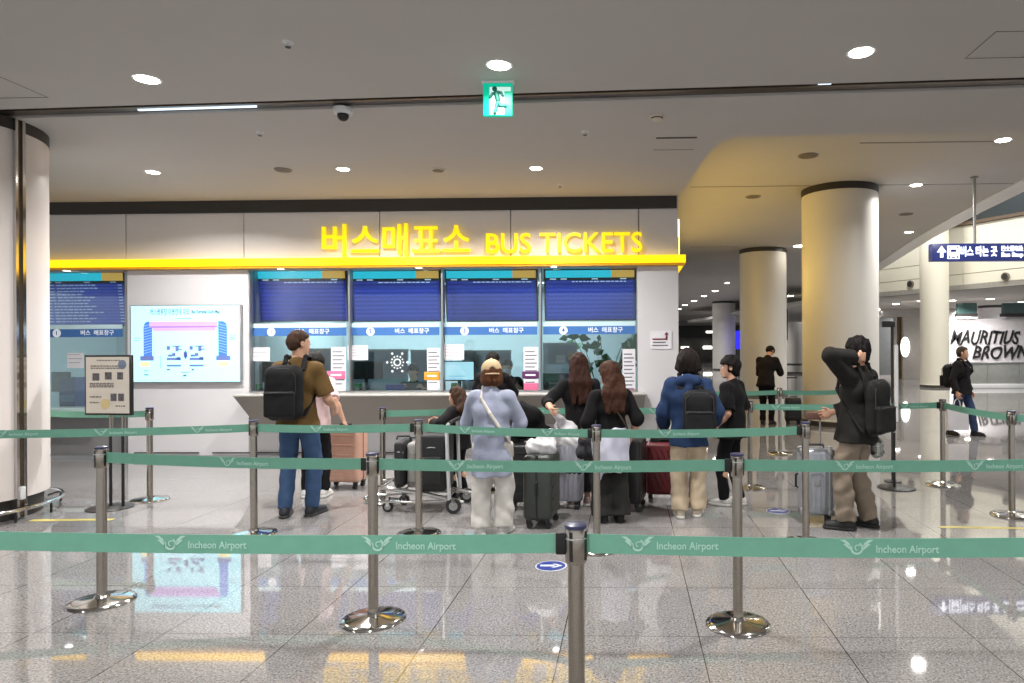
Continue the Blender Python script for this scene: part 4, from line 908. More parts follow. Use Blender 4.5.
# ------------------------------------------------------------------ smooth bodies and cloth: fields of blended round shapes meshed on a grid
def nv(a): a = np.asarray(a, float); return a / (np.linalg.norm(a) + 1e-9)
class Field:
    def __init__(s, lo, hi, h):
        s.lo = np.asarray(lo, float); s.h = h; s.n = np.ceil((np.asarray(hi, float) - s.lo) / h).astype(int) + 1
        s.f = np.full(tuple(s.n), 5.0, np.float32)
    def blk(s, lo, hi, pad):
        a = np.clip(np.floor((np.asarray(lo) - pad - s.lo) / s.h).astype(int), 0, s.n - 1); b = np.clip(np.ceil((np.asarray(hi) + pad - s.lo) / s.h).astype(int) + 1, 1, s.n)
        ax = [(s.lo[i] + s.h * np.arange(a[i], b[i])).astype(np.float32) for i in range(3)]
        return (slice(a[0], b[0]), slice(a[1], b[1]), slice(a[2], b[2])), ax[0][:, None, None], ax[1][None, :, None], ax[2][None, None, :]
    def put(s, sl, d, k, sub=False):
        f = s.f[sl]
        if sub: d = -d; hh = np.clip(0.5 - 0.5 * (f - d) / k, 0, 1); s.f[sl] = f * (1 - hh) + d * hh + k * hh * (1 - hh); return
        if k <= 1e-4: s.f[sl] = np.minimum(f, d); return
        hh = np.clip(0.5 + 0.5 * (f - d) / k, 0, 1); s.f[sl] = f * (1 - hh) + d * hh - k * hh * (1 - hh)
    def cone(s, a, b, ra, rb, k=.02, n=None, sq=1.0, flat0=False, flat1=False, sub=False):
        """tapering limb from a to b; n, sq: squash across direction n; flat0/flat1: cut square at the ends"""
        a = np.asarray(a, float); b = np.asarray(b, float); R = max(ra, rb); sl, x, y, z = s.blk(np.minimum(a, b) - R, np.maximum(a, b) + R, k + 2 * s.h)
        if 0 in [q.size for q in (x, y, z)]: return
        d = b - a; L2 = float(d @ d) + 1e-12; px, py, pz = x - a[0], y - a[1], z - a[2]
        t = np.clip((px * d[0] + py * d[1] + pz * d[2]) / L2, 0, 1); wx, wy, wz = px - t * d[0], py - t * d[1], pz - t * d[2]
        if n is not None:
            n = nv(n); q = (wx * n[0] + wy * n[1] + wz * n[2]) * (1 / sq - 1); wx, wy, wz = wx + q * n[0], wy + q * n[1], wz + q * n[2]
        D = np.sqrt(wx * wx + wy * wy + wz * wz) - (ra + (rb - ra) * t)
        L = math.sqrt(L2); u = d / L
        if flat1: D = np.maximum(D, px * u[0] + py * u[1] + pz * u[2] - L)
        if flat0: D = np.maximum(D, -(px * u[0] + py * u[1] + pz * u[2]))
        s.put(sl, D, k, sub)
    def ell(s, c, rad, R=None, k=.02, sub=False):
        c = np.asarray(c, float); rad = np.asarray(rad, float); m = rad.max(); sl, x, y, z = s.blk(c - m, c + m, k + 2 * s.h)
        if 0 in [q.size for q in (x, y, z)]: return
        R = np.eye(3) if R is None else R; px, py, pz = x - c[0], y - c[1], z - c[2]; k0 = 0; k1 = 0
        for i in range(3):
            q = px * R[i][0] + py * R[i][1] + pz * R[i][2]; k0 = k0 + (q / rad[i]) ** 2; k1 = k1 + (q / rad[i] ** 2) ** 2
        k0 = np.sqrt(k0); k1 = np.sqrt(k1) + 1e-9; s.put(sl, k0 * (k0 - 1) / k1, k, sub)
    def box(s, c, half, r=.02, R=None, k=.01, sub=False):
        c = np.asarray(c, float); half = np.asarray(half, float); m = float(np.linalg.norm(half)); sl, x, y, z = s.blk(c - m, c + m, k + 2 * s.h)
        R = np.eye(3) if R is None else R; px, py, pz = x - c[0], y - c[1], z - c[2]; o = 0; ins = -9
        for i in range(3):
            q = np.abs(px * R[i][0] + py * R[i][1] + pz * R[i][2]) - (half[i] - r); o = o + np.maximum(q, 0) ** 2; ins = np.maximum(ins, q)
        s.put(sl, np.sqrt(o) + np.minimum(ins, 0) - r, k, sub)
    def cut(s, c, n):
        """keep what lies behind the plane through c with outward normal n"""
        sl, x, y, z = s.blk(s.lo, s.lo + s.n * s.h, 0); n = nv(n); s.f[sl] = np.maximum(s.f[sl], ((x - c[0]) * n[0] + (y - c[1]) * n[1] + (z - c[2]) * n[2]).astype(np.float32))
    def wave(s, amp, fq, seed=0):
        sl, x, y, z = s.blk(s.lo, s.lo + s.n * s.h, 0); r = random.Random(seed); p = [r.uniform(0, 6) for _ in range(6)]
        w = np.sin(fq[0] * x + 1.6 * np.sin(fq[2] * .6 * z + p[0]) + p[1]) * np.sin(fq[2] * z + 1.8 * np.sin(fq[1] * .7 * y + fq[0] * .5 * x + p[2]) + p[3]) + .5 * np.sin(fq[1] * 1.3 * y + fq[2] * .9 * z + 1.3 * np.sin(fq[0] * 1.1 * x + p[4]) + p[5])
        s.f[sl] += (amp * w).astype(np.float32)
    def mesh(s, name, m, smooth=1):
        f = s.f; f[0] = f[-1] = 5; f[:, 0] = f[:, -1] = 5; f[:, :, 0] = f[:, :, -1] = 5
        S = f < 0; c = np.zeros(tuple(s.n - 1), np.int8)
        C = [(i, j, k) for i in (0, 1) for j in (0, 1) for k in (0, 1)]; N = s.n - 1
        for i, j, k in C: c += S[i:i + N[0], j:j + N[1], k:k + N[2]]
        act = (c > 0) & (c < 8); ids = np.argwhere(act); n = len(ids); idx = np.full(tuple(N), -1, np.int32); idx[act] = np.arange(n)
        acc = np.zeros((n, 3)); num = np.zeros(n)
        for a in C:
            for ax in range(3):
                if a[ax]: continue
                b = list(a); b[ax] = 1; A = ids + a; B = ids + b; fa = f[A[:, 0], A[:, 1], A[:, 2]]; fb = f[B[:, 0], B[:, 1], B[:, 2]]
                q = (fa < 0) != (fb < 0); t = np.where(q, fa / np.where(q, fa - fb, 1), 0); p = np.tile(np.array(a, float), (n, 1)); p[:, ax] += t; acc[q] += p[q]; num[q] += 1
        v = s.lo + s.h * (ids + acc / np.maximum(num, 1)[:, None]); quads = []
        for ax in range(3):
            u, w = (ax + 1) % 3, (ax + 2) % 3; sa = [slice(None)] * 3; sb = [slice(None)] * 3; sa[ax] = slice(0, -1); sb[ax] = slice(1, None)
            A = S[tuple(sa)]; E = np.argwhere(A != S[tuple(sb)]); E = E[(E[:, u] > 0) & (E[:, w] > 0) & (E[:, u] < N[u]) & (E[:, w] < N[w])]
            if not len(E): continue
            ins = A[E[:, 0], E[:, 1], E[:, 2]]; cs = []
            for du, dw in ((-1, -1), (0, -1), (0, 0), (-1, 0)):
                q = E.copy(); q[:, u] += du; q[:, w] += dw; cs.append(idx[q[:, 0], q[:, 1], q[:, 2]])
            Q = np.stack(cs, 1); Q[~ins] = Q[~ins][:, ::-1]; quads.append(Q)
        Q = np.concatenate(quads); Q = Q[(Q >= 0).all(1)]
        for _ in range(smooth):
            sm = np.zeros_like(v); ct = np.zeros(n)
            for i in range(4):
                for j in (1, 3): np.add.at(sm, Q[:, i], v[Q[:, (i + j) % 4]]); np.add.at(ct, Q[:, i], 1)
            v = .5 * v + .5 * sm / np.maximum(ct, 1)[:, None]
        me = bpy.data.meshes.new(name); me.vertices.add(n); me.vertices.foreach_set('co', v.astype(np.float32).ravel())
        me.loops.add(Q.size); me.loops.foreach_set('vertex_index', Q.ravel().astype(np.int32)); me.polygons.add(len(Q)); me.polygons.foreach_set('loop_start', np.arange(0, Q.size, 4, dtype=np.int32))
        me.update(calc_edges=True); me.validate(); me.shade_smooth()
        if m: me.materials.append(m)
        return me

# ------------------------------------------------------------------ people
def ik(a, t, l1, l2, pole):
    a, t = np.asarray(a, float), np.asarray(t, float); d = t - a; L = np.linalg.norm(d); u = d / L; L = min(max(L, abs(l1 - l2) + .02), .995 * (l1 + l2)); t = a + u * L
    c = (l1 * l1 + L * L - l2 * l2) / (2 * l1 * L); pole = np.asarray(pole, float); p = nv(pole - u * (pole @ u)); return a + u * (l1 * c) + p * (l1 * math.sqrt(max(0, 1 - c * c))), t
SKIN = lambda k: mat('skin_%d' % k, ((206, 160, 134), (214, 172, 146), (186, 138, 112))[k], rough=.55, var=.05, scale=14, spec=.35)
M_eye = mat('eye_white', (226, 222, 216), rough=.2); M_iris = mat('eye_dark', (30, 20, 16), rough=.15); M_lip = mat('lip_rose', (168, 96, 90), rough=.45)
def person(label, px, py, face, H, top, pants, shoes, hair, build=1.0, lean=0, side=0, twist=0, head=(0, 0, 0), larm=None, rarm=None, feet=((-.09, 0, 8), (.09, 0, 8)), skin=0, drop=0.0, h=.0062, curl=(.5, .5), name='person', lpole=(-.35, -1, -.15), rpole=(.35, -1, -.15), group=None, sitz=None):
    p0 = PZ(px, py) if not isinstance(px, Vector) else px
    root = thing(name, label, 'person', (p0.x, p0.y, 0), math.radians(face), group)
    wm = Matrix.Translation((p0.x, p0.y, 0)) @ Matrix.Rotation(math.radians(face), 4, 'Z'); inv = wm.inverted()
    def L(v): return np.array((inv @ v)[:]) if isinstance(v, Vector) else np.asarray(v, float)
    S = H / 1.7; B = S * build; r3 = lambda a: math.radians(a)
    Rz = lambda a: np.array([[math.cos(a), -math.sin(a), 0], [math.sin(a), math.cos(a), 0], [0, 0, 1]])
    Rx = lambda a: np.array([[1, 0, 0], [0, math.cos(a), -math.sin(a)], [0, math.sin(a), math.cos(a)]])
    Ry = lambda a: np.array([[math.cos(a), 0, math.sin(a)], [0, 1, 0], [-math.sin(a), 0, math.cos(a)]])
    Tm = Rz(r3(twist)) @ Ry(r3(side)) @ Rx(-r3(lean)); tr, tf, tu = Tm[:, 0], Tm[:, 1], Tm[:, 2]
    fc = np.mean([[f[0], f[1], 0] for f in feet], 0); pel = np.array([fc[0], fc[1] - .25 * H * math.sin(r3(lean)) * .5, .53 * H - drop])
    hipL, hipR = pel - Rz(r3(twist * .4)) @ np.array([.046 * H, 0, .012 * H]), pel + Rz(r3(twist * .4)) @ np.array([.046 * H, 0, -.012 * H])
    nb = pel + tu * .305 * H; sL, sR = pel + tu * .270 * H - tr * .098 * H * build ** .5, pel + tu * .270 * H + tr * .098 * H * build ** .5
    Hm = Tm @ Rz(r3(head[1])) @ Rx(-r3(head[0])) @ Ry(r3(head[2])) ; hr, hf, hu = Hm[:, 0], Hm[:, 1], Hm[:, 2]
    hs = .55 * S + .45; hc = nb + nv(tu * .6 + hu * .5 + tf * .12) * .105 * H
    hd = lambda r, f, u: hc + (hr * r + hf * f + hu * u) * hs
    ua, fa = .172 * H, .150 * H
    tgt = []
    for sd_, arm, sh, pole in ((-1, larm, sL, lpole), (1, rarm, sR, rpole)):
        t = L(arm) if arm is not None else sh + np.array([sd_ * .05 * H, .05, -.315 * H]); el, wr = ik(sh, t, ua, fa, Tm @ np.asarray(pole, float)); tgt.append((sh, el, wr))
    legs = []
    for (fx, fy, ft), hip, sd_ in zip(feet, (hipL, hipR), (-1, 1)):
        an = np.array([fx, fy, .052 * H]); fd_ = Rz(r3(-ft * sd_)) @ np.array([0, 1., 0]); kn, an = ik(hip, an, .2375 * H, .2375 * H, fd_ + np.array([0, 0, .05])); an[2] = max(an[2], .05 * H); legs.append((hip, kn, an, fd_))
    pts = np.array([pel, nb, hc] + [q for a in tgt for q in a] + [q for l in legs for q in l[:3]]); lo = pts.min(0) - .24; hi = pts.max(0) + .26; lo[2] = -.01
    # body: one continuous surface
    f = Field(lo, hi, h)
    f.cone(hipL, hipR, .088 * B, .088 * B, .04, tf, .9); f.cone(pel, pel + tu * .13 * H, .118 * B, .105 * B, .04, tf, .74)
    ch = pel + tu * .2 * H; f.cone(ch - tr * .06 * B, ch + tr * .06 * B, .112 * B, .112 * B, .05, tf, .86); f.cone(nb - tu * .045, sL, .045 * B, .045 * B, .04); f.cone(nb - tu * .045, sR, .045 * B, .045 * B, .04)
    f.cone(nb - tu * .03 * S, hc - hu * .02 - hf * .012, .054 * B, .047 * S, .03)
    f.ell(hd(0, -.008, .025), np.array((.072, .092, .086)) * hs, Hm.T, .02); f.ell(hd(0, .030, -.035), np.array((.055, .062, .078)) * hs, Hm.T, .025); f.cone(hd(-.012, .070, -.098), hd(.012, .070, -.098), .020 * hs, .020 * hs, .025)
    f.cone(hd(-.03, .078, .018), hd(.03, .078, .018), .012, .012, .012)
    for q in (-1, 1): f.ell(hd(q * .031, .094, -.004), np.array((.016, .012, .010)) * hs, Hm.T, .008, sub=True)
    f.cone(hd(0, .086, .002), hd(0, .099, -.034), .007 * hs, .0105 * hs, .010); f.cone(hd(-.010, .094, -.038), hd(.010, .094, -.038), .010 * hs, .010 * hs, .006)
    f.cone(hd(-.016, .083, -.066), hd(.016, .083, -.066), .010, .010, .008)
    for q in (-1, 1): f.ell(hd(q * .076, -.006, -.008), np.array((.010, .020, .032)) * hs, Hm.T, .006); f.ell(hd(q * .081, .002, -.006), np.array((.006, .010, .016)) * hs, Hm.T, .005, sub=True)
    for (sh, el, wr), sd_, cu in zip(tgt, (-1, 1), curl):
        f.cone(sh, el, .050 * B, .037 * B, .03); f.cone(el, el + (wr - el) * .35, .038 * B, .040 * B, .02); f.cone(el + (wr - el) * .3, wr, .040 * B, .025 * S, .02)
        d = nv(wr - el); inw = nv(np.array([-sd_, 0, 0]) - d * (-sd_ * d[0])) if abs(d[0]) < .85 else nv(np.array([0, 0, -1.]) - d * (-d[2])); thb = nv(np.cross(inw, d)) * (1 if sd_ < 0 else -1)
        if thb @ np.array([0, 1, .3]) < 0: thb = -thb
        pc = wr + d * .052 * S; kr = wr + d * .088 * S; f.cone(wr, wr + d * .02, .024 * S, .028 * S, .012, inw, .75); f.cone(pc - thb * .018 * S, pc + thb * .018 * S, .030 * S, .030 * S, .012, inw, .52); f.cone(kr - thb * .028 * S, kr + thb * .028 * S, .014 * S, .014 * S, .012)
        for i, (o, ln) in enumerate(((.033, .072), (.011, .080), (-.011, .075), (-.033, .060))):
            b0 = kr + thb * o * S; a1 = cu * .9 + .10 * i * cu; d1 = nv(d * math.cos(a1) + inw * math.sin(a1) + thb * o * 2.2); a2 = a1 + cu * 1.1; d2 = nv(d * math.cos(a2) + inw * math.sin(a2) + thb * o * 1.2)
            m1 = b0 + d1 * ln * .52 * S; f.cone(b0, m1, .0092 * S, .0086 * S, .004); f.cone(m1, m1 + d2 * ln * .5 * S, .0086 * S, .0070 * S, .003)
        t0 = wr + d * .03 * S + thb * .024 * S; td = nv(thb * .75 + d * .65 + inw * .25 * (1 + cu)); t1 = t0 + td * .040 * S; f.cone(t0, t1, .0125 * S, .0098 * S, .008); f.cone(t1, t1 + nv(td * .5 + d * .8 + inw * .3) * .030 * S, .0098 * S, .0078 * S, .003)
    for hip, kn, an, fd_ in legs:
        f.cone(hip, kn, .080 * B, .050 * B, .03); f.cone(kn, kn + (an - kn) * .35 - fd_ * .012, .050 * B, .054 * B, .02); f.cone(kn + (an - kn) * .3 - fd_ * .01, an, .052 * B, .032 * S, .02)
        f.cone(an - fd_ * .03 * S - np.array([0, 0, .048 * S]), an + fd_ * .12 * S - np.array([0, 0, .062 * S]), .030 * S, .022 * S, .02)
    link('body', f.mesh('body', SKIN(skin)), None, root)
    # face
    for q in (-1, 1):
        c = hd(q * .031, .0795, -.004); e = MB().ball(c, .0105 * hs, 12); eo = e.build('eye', M_eye, root); MB().ball(c + hf * .0085 * hs, .0055 * hs, 10).build('iris', M_iris, eo)
    MB().ball(hd(0, .0925, -.066), .011, 12, (1.9, .5, .55)).build('lips', M_lip, root)
    # trousers or skirt
    K = pants; kind = K.get('kind', 'trousers'); mp = cloth(K['mat'][0], K['mat'][1]); rh, rk, ra = K.get('r', (.098, .075, .06)); rk, ra = max(rk, .072), max(ra, .058); f = Field((lo[0], lo[1], 0), (hi[0], hi[1], pel[2] + .22), .0085)
    f.cone(hipL, hipR, .105 * B, .105 * B, .03, tf, .92); f.cone(pel - tu * .02, pel + tu * .10 * H, .132 * B, .128 * B, .03, tf, .78)
    for hip, kn, an, fd_ in legs:
        ln = K.get('len', 1.0); end = kn + (an - kn) * ln - np.array([0, 0, .012]) * (ln >= 1); f.cone(hip, kn, rh * B, rk * B, .02); f.cone(kn, end, rk * B, ra * B, .012, flat1=True)
    f.cut(pel + tu * .085 * H, tu); f.wave(K.get('fold', .004), (24, 24, 30), int(px) if not isinstance(px, Vector) else 5); link('trousers', f.mesh('trousers', mp), None, root)
    if 'skirt' in K:
        kc, zt, zb, r0, r1 = K['skirt']; f = Field((lo[0], lo[1], 0), (hi[0], hi[1], pel[2] + .25), .008); f.cone((pel[0], pel[1], zt), (fc[0], fc[1], zb), r0, r1, .01, tf, .8, True, True); f.wave(.008, (30, 30, 3), 4); link('skirt', f.mesh('skirt', cloth(*kc)), None, root)
    # top
    T = top; mt = cloth(*T['mat']); g = T.get('puff', .016); f = Field(lo, hi, .0082); hem = T.get('hem', .50) * H; hc0 = pel + tu * (hem - pel[2]) / max(tu[2], .5)
    f.cone(ch - tr * .062 * B, ch + tr * .062 * B, .112 * B + g, .112 * B + g, .05, tf, .88); f.cone(nb - tu * .045, sL, .050 * B + g * .7, .046 * B + g * .8, .04); f.cone(nb - tu * .045, sR, .050 * B + g * .7, .046 * B + g * .8, .04); f.cone(ch, pel + tu * .06 * H, .125 * B + g, T.get('waist', .118) * B + g, .05, tf, .80)
    [f.cone(pel + tu * .08 * H + tr * q * .03, hc0 - tu * .05 + tr * q * .062 * B, (T.get('waist', .118) - .018) * B + g, (T.get('flare', .160) - .034) * B + g, .05, tf, 1.0) for q in (-1, 1)]; f.cone(nb - tu * .05, nb + tu * .004 + tf * .004, .080 * S, .060 * S + g * .5, .03)
    f.cut(hc0, -tu); f.cut(nb + tu * .034 * S, nv(tu * .9 + tf * .35))
    for sh, el, wr in tgt:
        sl = T.get('sleeve', 1.0); rs = T.get('rs', (.058, .050, .040)); e1 = el if sl > .5 else sh + (el - sh) * sl * 2
        if sl > .5: f.cone(sh, el, rs[0] * B + g * .6, rs[1] * B + g * .6, .03); e2 = el + (wr - el) * (sl - .5) * 2; f.cone(el, e2, rs[1] * B + g * .6, rs[2] * B + g * .6, .012, flat1=True)
        else: f.cone(sh, e1, rs[0] * B + g * .5, rs[1] * B + g * .8, .03, flat1=True)
    f.wave(T.get('fold', .005), (20, 20, 22), int(px) + 3 if not isinstance(px, Vector) else 6)
    f.cone(nb, hc, .050 * S, .050 * S, .006, sub=True)
    tp = link('top', f.mesh('top', mt), None, root); tp.name = T.get('name', 'shirt')
    if 'hood' in T:
        f = Field(lo, hi, .008); b0 = nb - tf * .075 + tu * .0; f.cone(b0 - tr * .075, b0 + tr * .075, .048, .048, .03); f.cone(nb - tf * .10 - tu * .10, b0, .045, .055, .03, tf, .8); f.cone(nb - tr * .09 + tf * .02, b0 - tr * .06, .028, .04, .03); f.cone(nb + tr * .09 + tf * .02, b0 + tr * .06, .028, .04, .03); f.wave(.006, (30, 30, 30), 2); link('hood', f.mesh('hood', mt), None, root)
    if 'collar' in T:
        f = Field(lo, hi, .006); f.cone(nb - tu * .012 - tf * .012, nb + tu * .035 + tf * .004, .070 * S, .064 * S, .01, flat0=True, flat1=True); f.cone(nb - tu * .05, nb + tu * .08 + tf * .006, .054 * S, .052 * S, .006, sub=True); link('collar', f.mesh('collar', cloth(*T['collar'])), None, root)
    # shoes
    for hip, kn, an, fd_ in legs:
        w = shoes.get('w', 1.0) * S; z3 = np.array([0, 0, 1.]); heel = np.array([an[0], an[1], 0]) - fd_ * .035 * S; toe = heel + fd_ * .205 * S; f = Field(np.minimum(heel, toe) - .12, np.maximum(heel, toe) + (.12, .12, .2), .005)
        f.cone(heel + z3 * .048 * S, toe + z3 * .030 * S - fd_ * .02, .040 * w, .038 * w, .02); f.cone(heel + fd_ * .02 + z3 * .05 * S, heel + fd_ * .02 + z3 * shoes.get('top', .095) * S, .043 * w, .041 * w, .02, flat1=True); f.cone(heel + fd_ * .05 * S + z3 * .06 * S, heel + fd_ * .14 * S + z3 * .045 * S, .036 * w, .028 * w, .02); f.cut((0, 0, .014), (0, 0, -1))
        so = link('shoe', f.mesh('shoe', mat(shoes['mat'][0], shoes['mat'][1], rough=.6, bump=.15)), None, root)
        f = Field(np.minimum(heel, toe) - .12, np.maximum(heel, toe) + .12, .005); f.cone(heel + z3 * .012, toe + z3 * .012 - fd_ * .012, .046 * w, .044 * w, .0); f.cut((0, 0, .026), (0, 0, 1)); f.cut((0, 0, .0015), (0, 0, -1)); link('sole', f.mesh('sole', mat(*shoes.get('sole', ('sole_white', (214, 212, 206))))), None, so)
    # hair
    mh = mat(hair['mat'][0], hair['mat'][1], rough=.7, var=.3, scale=40, bump=.35, bscale=90, spec=.2); st = hair['style']; f = Field(hc - .34 - np.array([0, 0, hair.get('len', .1)]), hc + .26, .0058); g = hair.get('vol', .014)
    f.ell(hd(0, -.010, .030), (np.array((.073, .094, .088)) + g) * 1 * hs, Hm.T, .02)
    if st in ('bob', 'long'):
        ln = hair.get('len', .15)
        for q in (-1, 1): f.cone(hd(q * (.068 + hair.get('wide', 0)), .008, .01), hd(q * (.074 + hair.get('wide', 0)), -.004, -.055 if st == 'bob' else -.07), .030 * hs, .034 * hs, .03)
        f.cone(hd(-.035, -.055, .0), hd(-.04, -.055, -.07), .055 * hs, .05 * hs, .04); f.cone(hd(.035, -.055, .0), hd(.04, -.055, -.07), .055 * hs, .05 * hs, .04)
        if st == 'long':
            bk_ = hd(0, -.070, -.07)
            for q in (-.055, 0, .055): e = nb + tr * q * 1.25 - tf * (.125 * B + .02) - tu * (ln - .12) ; f.cone(bk_ + hr * q, nb + tr * q * 1.3 - tf * .115 * B - tu * .02, .048, .045, .03); f.cone(nb + tr * q * 1.3 - tf * .115 * B - tu * .02, e, .045, .026, .03, tf, .8)
    else:
        f.cone(hd(-.03, -.06, .0), hd(-.03, -.062, hair.get('nape', -.075) + .03), .045 * hs, .034 * hs, .03); f.cone(hd(.03, -.06, .0), hd(.03, -.062, hair.get('nape', -.075) + .03), .045 * hs, .034 * hs, .03)
    fr_ = hair.get('fringe', .045)
    f.box(hd(0, .15, -.12 + fr_), np.array((.066 if st in ('bob', 'long') else .12, .125, .12)) * hs, .03 * hs, Hm.T, .012, sub=True)
    if st not in ('bob', 'long'):
        for q in (-1, 1): f.ell(hd(q * .085, -.002, -.016), np.array((.03, .026, .036)) * hs, Hm.T, .008, sub=True)
        f.cut(hd(0, -.07, hair.get('nape', -.075)), -hu)
    f.wave(hair.get('rough', .0042), (85, 85, 30), 9); link('hair', f.mesh('hair', mh), None, root)
    return dict(root=root, wm=wm, nb=nb, tr=tr, tf=tf, tu=tu, pel=pel, S=S, B=B, tgt=tgt, hd=hd, Hm=Hm, hs=hs, ch=ch, lo=lo, hi=hi, hc=hc, g=T.get('puff', .016), H=H)
def at_person(P, name, label, cat):
    o = thing(name, label, cat); o.matrix_world = P['wm']; return o
def backpack(P, label, rgb, w=.30, hgt=.46, d=.16, drop=.02, name='backpack', shift=0.0, tilt=0.0, key='bag'):
    """worn on the back: body, front pocket, flap, straps, top loop, zips"""
    o = at_person(P, name, label, 'backpack'); tr, tf, tu = P['tr'], P['tf'], P['tu']; tf2 = nv(tf + tu * tilt); tu2 = nv(tu - tf * tilt); R = np.array([tr, tf2, tu2]); m = mat(key, rgb, rough=.75, var=.15, bump=.3, bscale=150, spec=.3); m2 = mat(key + '_trim', tuple(min(255, int(c * 1.5 + 14)) for c in rgb), rough=.5)
    bd = .118 * P['B'] + P['g']; c = P['nb'] - tu * (hgt * .5 + drop) - tf * (bd * .86 + d * .5) + tr * shift
    f = Field(c - .42, c + .42, .007); f.box(c, (w / 2, d / 2, hgt / 2), .085, R, .01); f.box(c + tu2 * hgt * .30, (w * .46, d * .42, hgt * .22), .07, R, .03); f.wave(.0025, (26, 26, 26), 8); link('pack_body', f.mesh('pack_body', m), None, o)
    f = Field(c - .42, c + .42, .007); pc = c - tf2 * (d * .5 + .012) - tu2 * hgt * .19; f.box(pc, (w * .41, .034, hgt * .24), .03, R, .01); f.wave(.002, (30, 30, 30), 3); link('front_pocket', f.mesh('front_pocket', m), None, o)
    Z = MB(); q = lambda x, z, y=0: c + tr * x + tu2 * z - tf2 * (d * .5 + y)
    Z.tube([q(-w*.38, hgt*.02, .048), q(0, hgt*.035, .052), q(w*.38, hgt*.02, .048)], .004, 6); Z.tube([q(-w*.42, hgt*.0, .0), q(-w*.40, hgt*.34, -.005), q(-w*.2, hgt*.46, -.02), q(w*.2, hgt*.46, -.02), q(w*.40, hgt*.34, -.005), q(w*.42, hgt*.0, .0)], .004, 6); Z.build('zipper', m2, o)
    f = Field(c - .5, c + .7, .007); top_ = c + tu2 * hgt * .5 + tf2 * d * .3; f.cone(top_ - tr * .035, top_ - tr * .03 + tu2 * .035, .008, .008, .004); f.cone(top_ - tr * .03 + tu2 * .035, top_ + tr * .03 + tu2 * .035, .008, .008, .004); f.cone(top_ + tr * .035, top_ + tr * .03 + tu2 * .035, .008, .008, .004); link('carry_loop', f.mesh('carry_loop', m), None, o)
    for s in (-1, 1):
        sh = P['nb'] - tu * .012 + tr * s * .088 * P['S']; g = .055 * P['B'] + P['g'] * .8; path = [c + tr * s * w * .28 + tu2 * hgt * .42 + tf2 * d * .5, sh - tf * g * 1.25 - tu * .05 + tu * .0, sh + tu * g * .95 - tf * .03, sh + tu * g * .85 + tf * .04, sh + tf * (g * 1.75) - tu * .05, P['ch'] + tr * s * .105 * P['B'] + tf * (bd * .98), P['ch'] - tu * .10 + tr * s * (.135 * P['B'] + P['g']) + tf * bd * .3, c + tr * s * w * .45 - tu2 * hgt * .40 + tf2 * d * .45]
        f = Field(np.min(path, 0) - .08, np.max(path, 0) + .08, .0065)
        for a, b in zip(path[:-1], path[1:]): f.cone(a, b, .024, .024, .01, np.cross(nv(b - a), tr), .5)
        link('strap', f.mesh('strap', m), None, o)
    return o
# ------------------------------------------------------------------ the people in the queue
HB = lambda s, m, **k: dict(style=s, mat=m, **k)
BROWN, DARK, RED = ('hair_brown', (62, 42, 30)), ('hair_black', (20, 16, 15)), ('hair_auburn', (52, 28, 20))
BLK = ('black_cotton', (22, 21, 23)); BLK2 = ('black_knit', (27, 25, 26))
def WPT(px, py, pers_px, pers_py, dd=0.0):  # a point of the place at the depth of a person plus dd
    return PD(px, py, FW.dot(PZ(pers_px, pers_py) - CAM) + dd)
SH_BLK = dict(mat=('shoe_black', (24, 23, 24)), sole=('sole_black', (30, 29, 29))); SH_WHT = dict(mat=('shoe_white', (208, 206, 202)))
P1 = person('man with a black backpack, brown t-shirt and blue jeans at the counter', 297, 517, 2, 1.77, dict(mat=('olive_brown_tee', (98, 76, 44)), sleeve=.44, hem=.485, rs=(.062, .066, .04), puff=.02), dict(mat=('blue_denim', (58, 80, 112)), r=(.094, .074, .062)), dict(mat=('shoe_navy', (36, 38, 46)), sole=('sole_dark', (52, 50, 50))), HB('short', BROWN, fringe=.06, vol=.010), head=(6, -40, 0), larm=(-.16, .34, 1.06), rarm=(.24, .30, 1.02), feet=((-.115, .0, 14), (.115, .06, 16)), skin=0)
backpack(P1, 'plain black backpack on the man in the brown t-shirt', (17, 17, 19), w=.34, hgt=.50, d=.17, drop=.035, key='bag_black', shift=-.03)
P2 = person('dark-haired person in a pale pink shirt behind the man in brown', 315, 497, 8, 1.55, dict(mat=('pale_pink_shirt', (216, 188, 188)), sleeve=.5, hem=.48, puff=.022, flare=.15), dict(mat=('black_cotton', (22, 21, 23)), r=(.085, .065, .05)), SH_WHT, HB('bob', DARK, fringe=.05, vol=.012), head=(14, -20, 0), rarm=WPT(343, 419, 315, 497, -.12), larm=(-.2, .25, .95), skin=0, curl=(.5, .15), rpole=(.3, -1, -.3))
P3 = person('woman in a beige cap, pale blue shirt and white trousers', 491, 534.5, 2, 1.47, dict(mat=('pale_blue_shirt', (156, 161, 181)), sleeve=1.0, hem=.345, puff=.022, rs=(.058, .054, .05), flare=.150, waist=.135, fold=.007, collar=('pale_blue_shirt', (172, 180, 204))), dict(mat=('white_trousers', (206, 202, 196)), r=(.108, .098, .098), fold=.007), SH_WHT, HB('bob', ('hair_copper', (84, 50, 30)), fringe=.05, vol=.008), build=1.0, head=(10, 14, 0), larm=(-.17, .30, .90), rarm=(.20, .28, .90), feet=((-.085, .0, 14), (.10, .02, 22)), lpole=(-.55, -1, -.3), rpole=(.55, -1, -.3))
P4 = person('child in black with brown hair standing behind the luggage trolley', 459, 499, 66, 1.17, dict(mat=BLK2, sleeve=.98, hem=.46, puff=.03, fold=.006), dict(mat=BLK, r=(.085, .07, .06)), SH_BLK, HB('long', BROWN, fringe=.05, len=.16, vol=.010), head=(10, 22, 0), rarm=WPT(440, 421, 459, 499, -.02), larm=WPT(432, 423, 459, 499, -.12), curl=(.3, .3), lpole=(-.8, -.8, -.3), rpole=(.8, -.6, -.4))
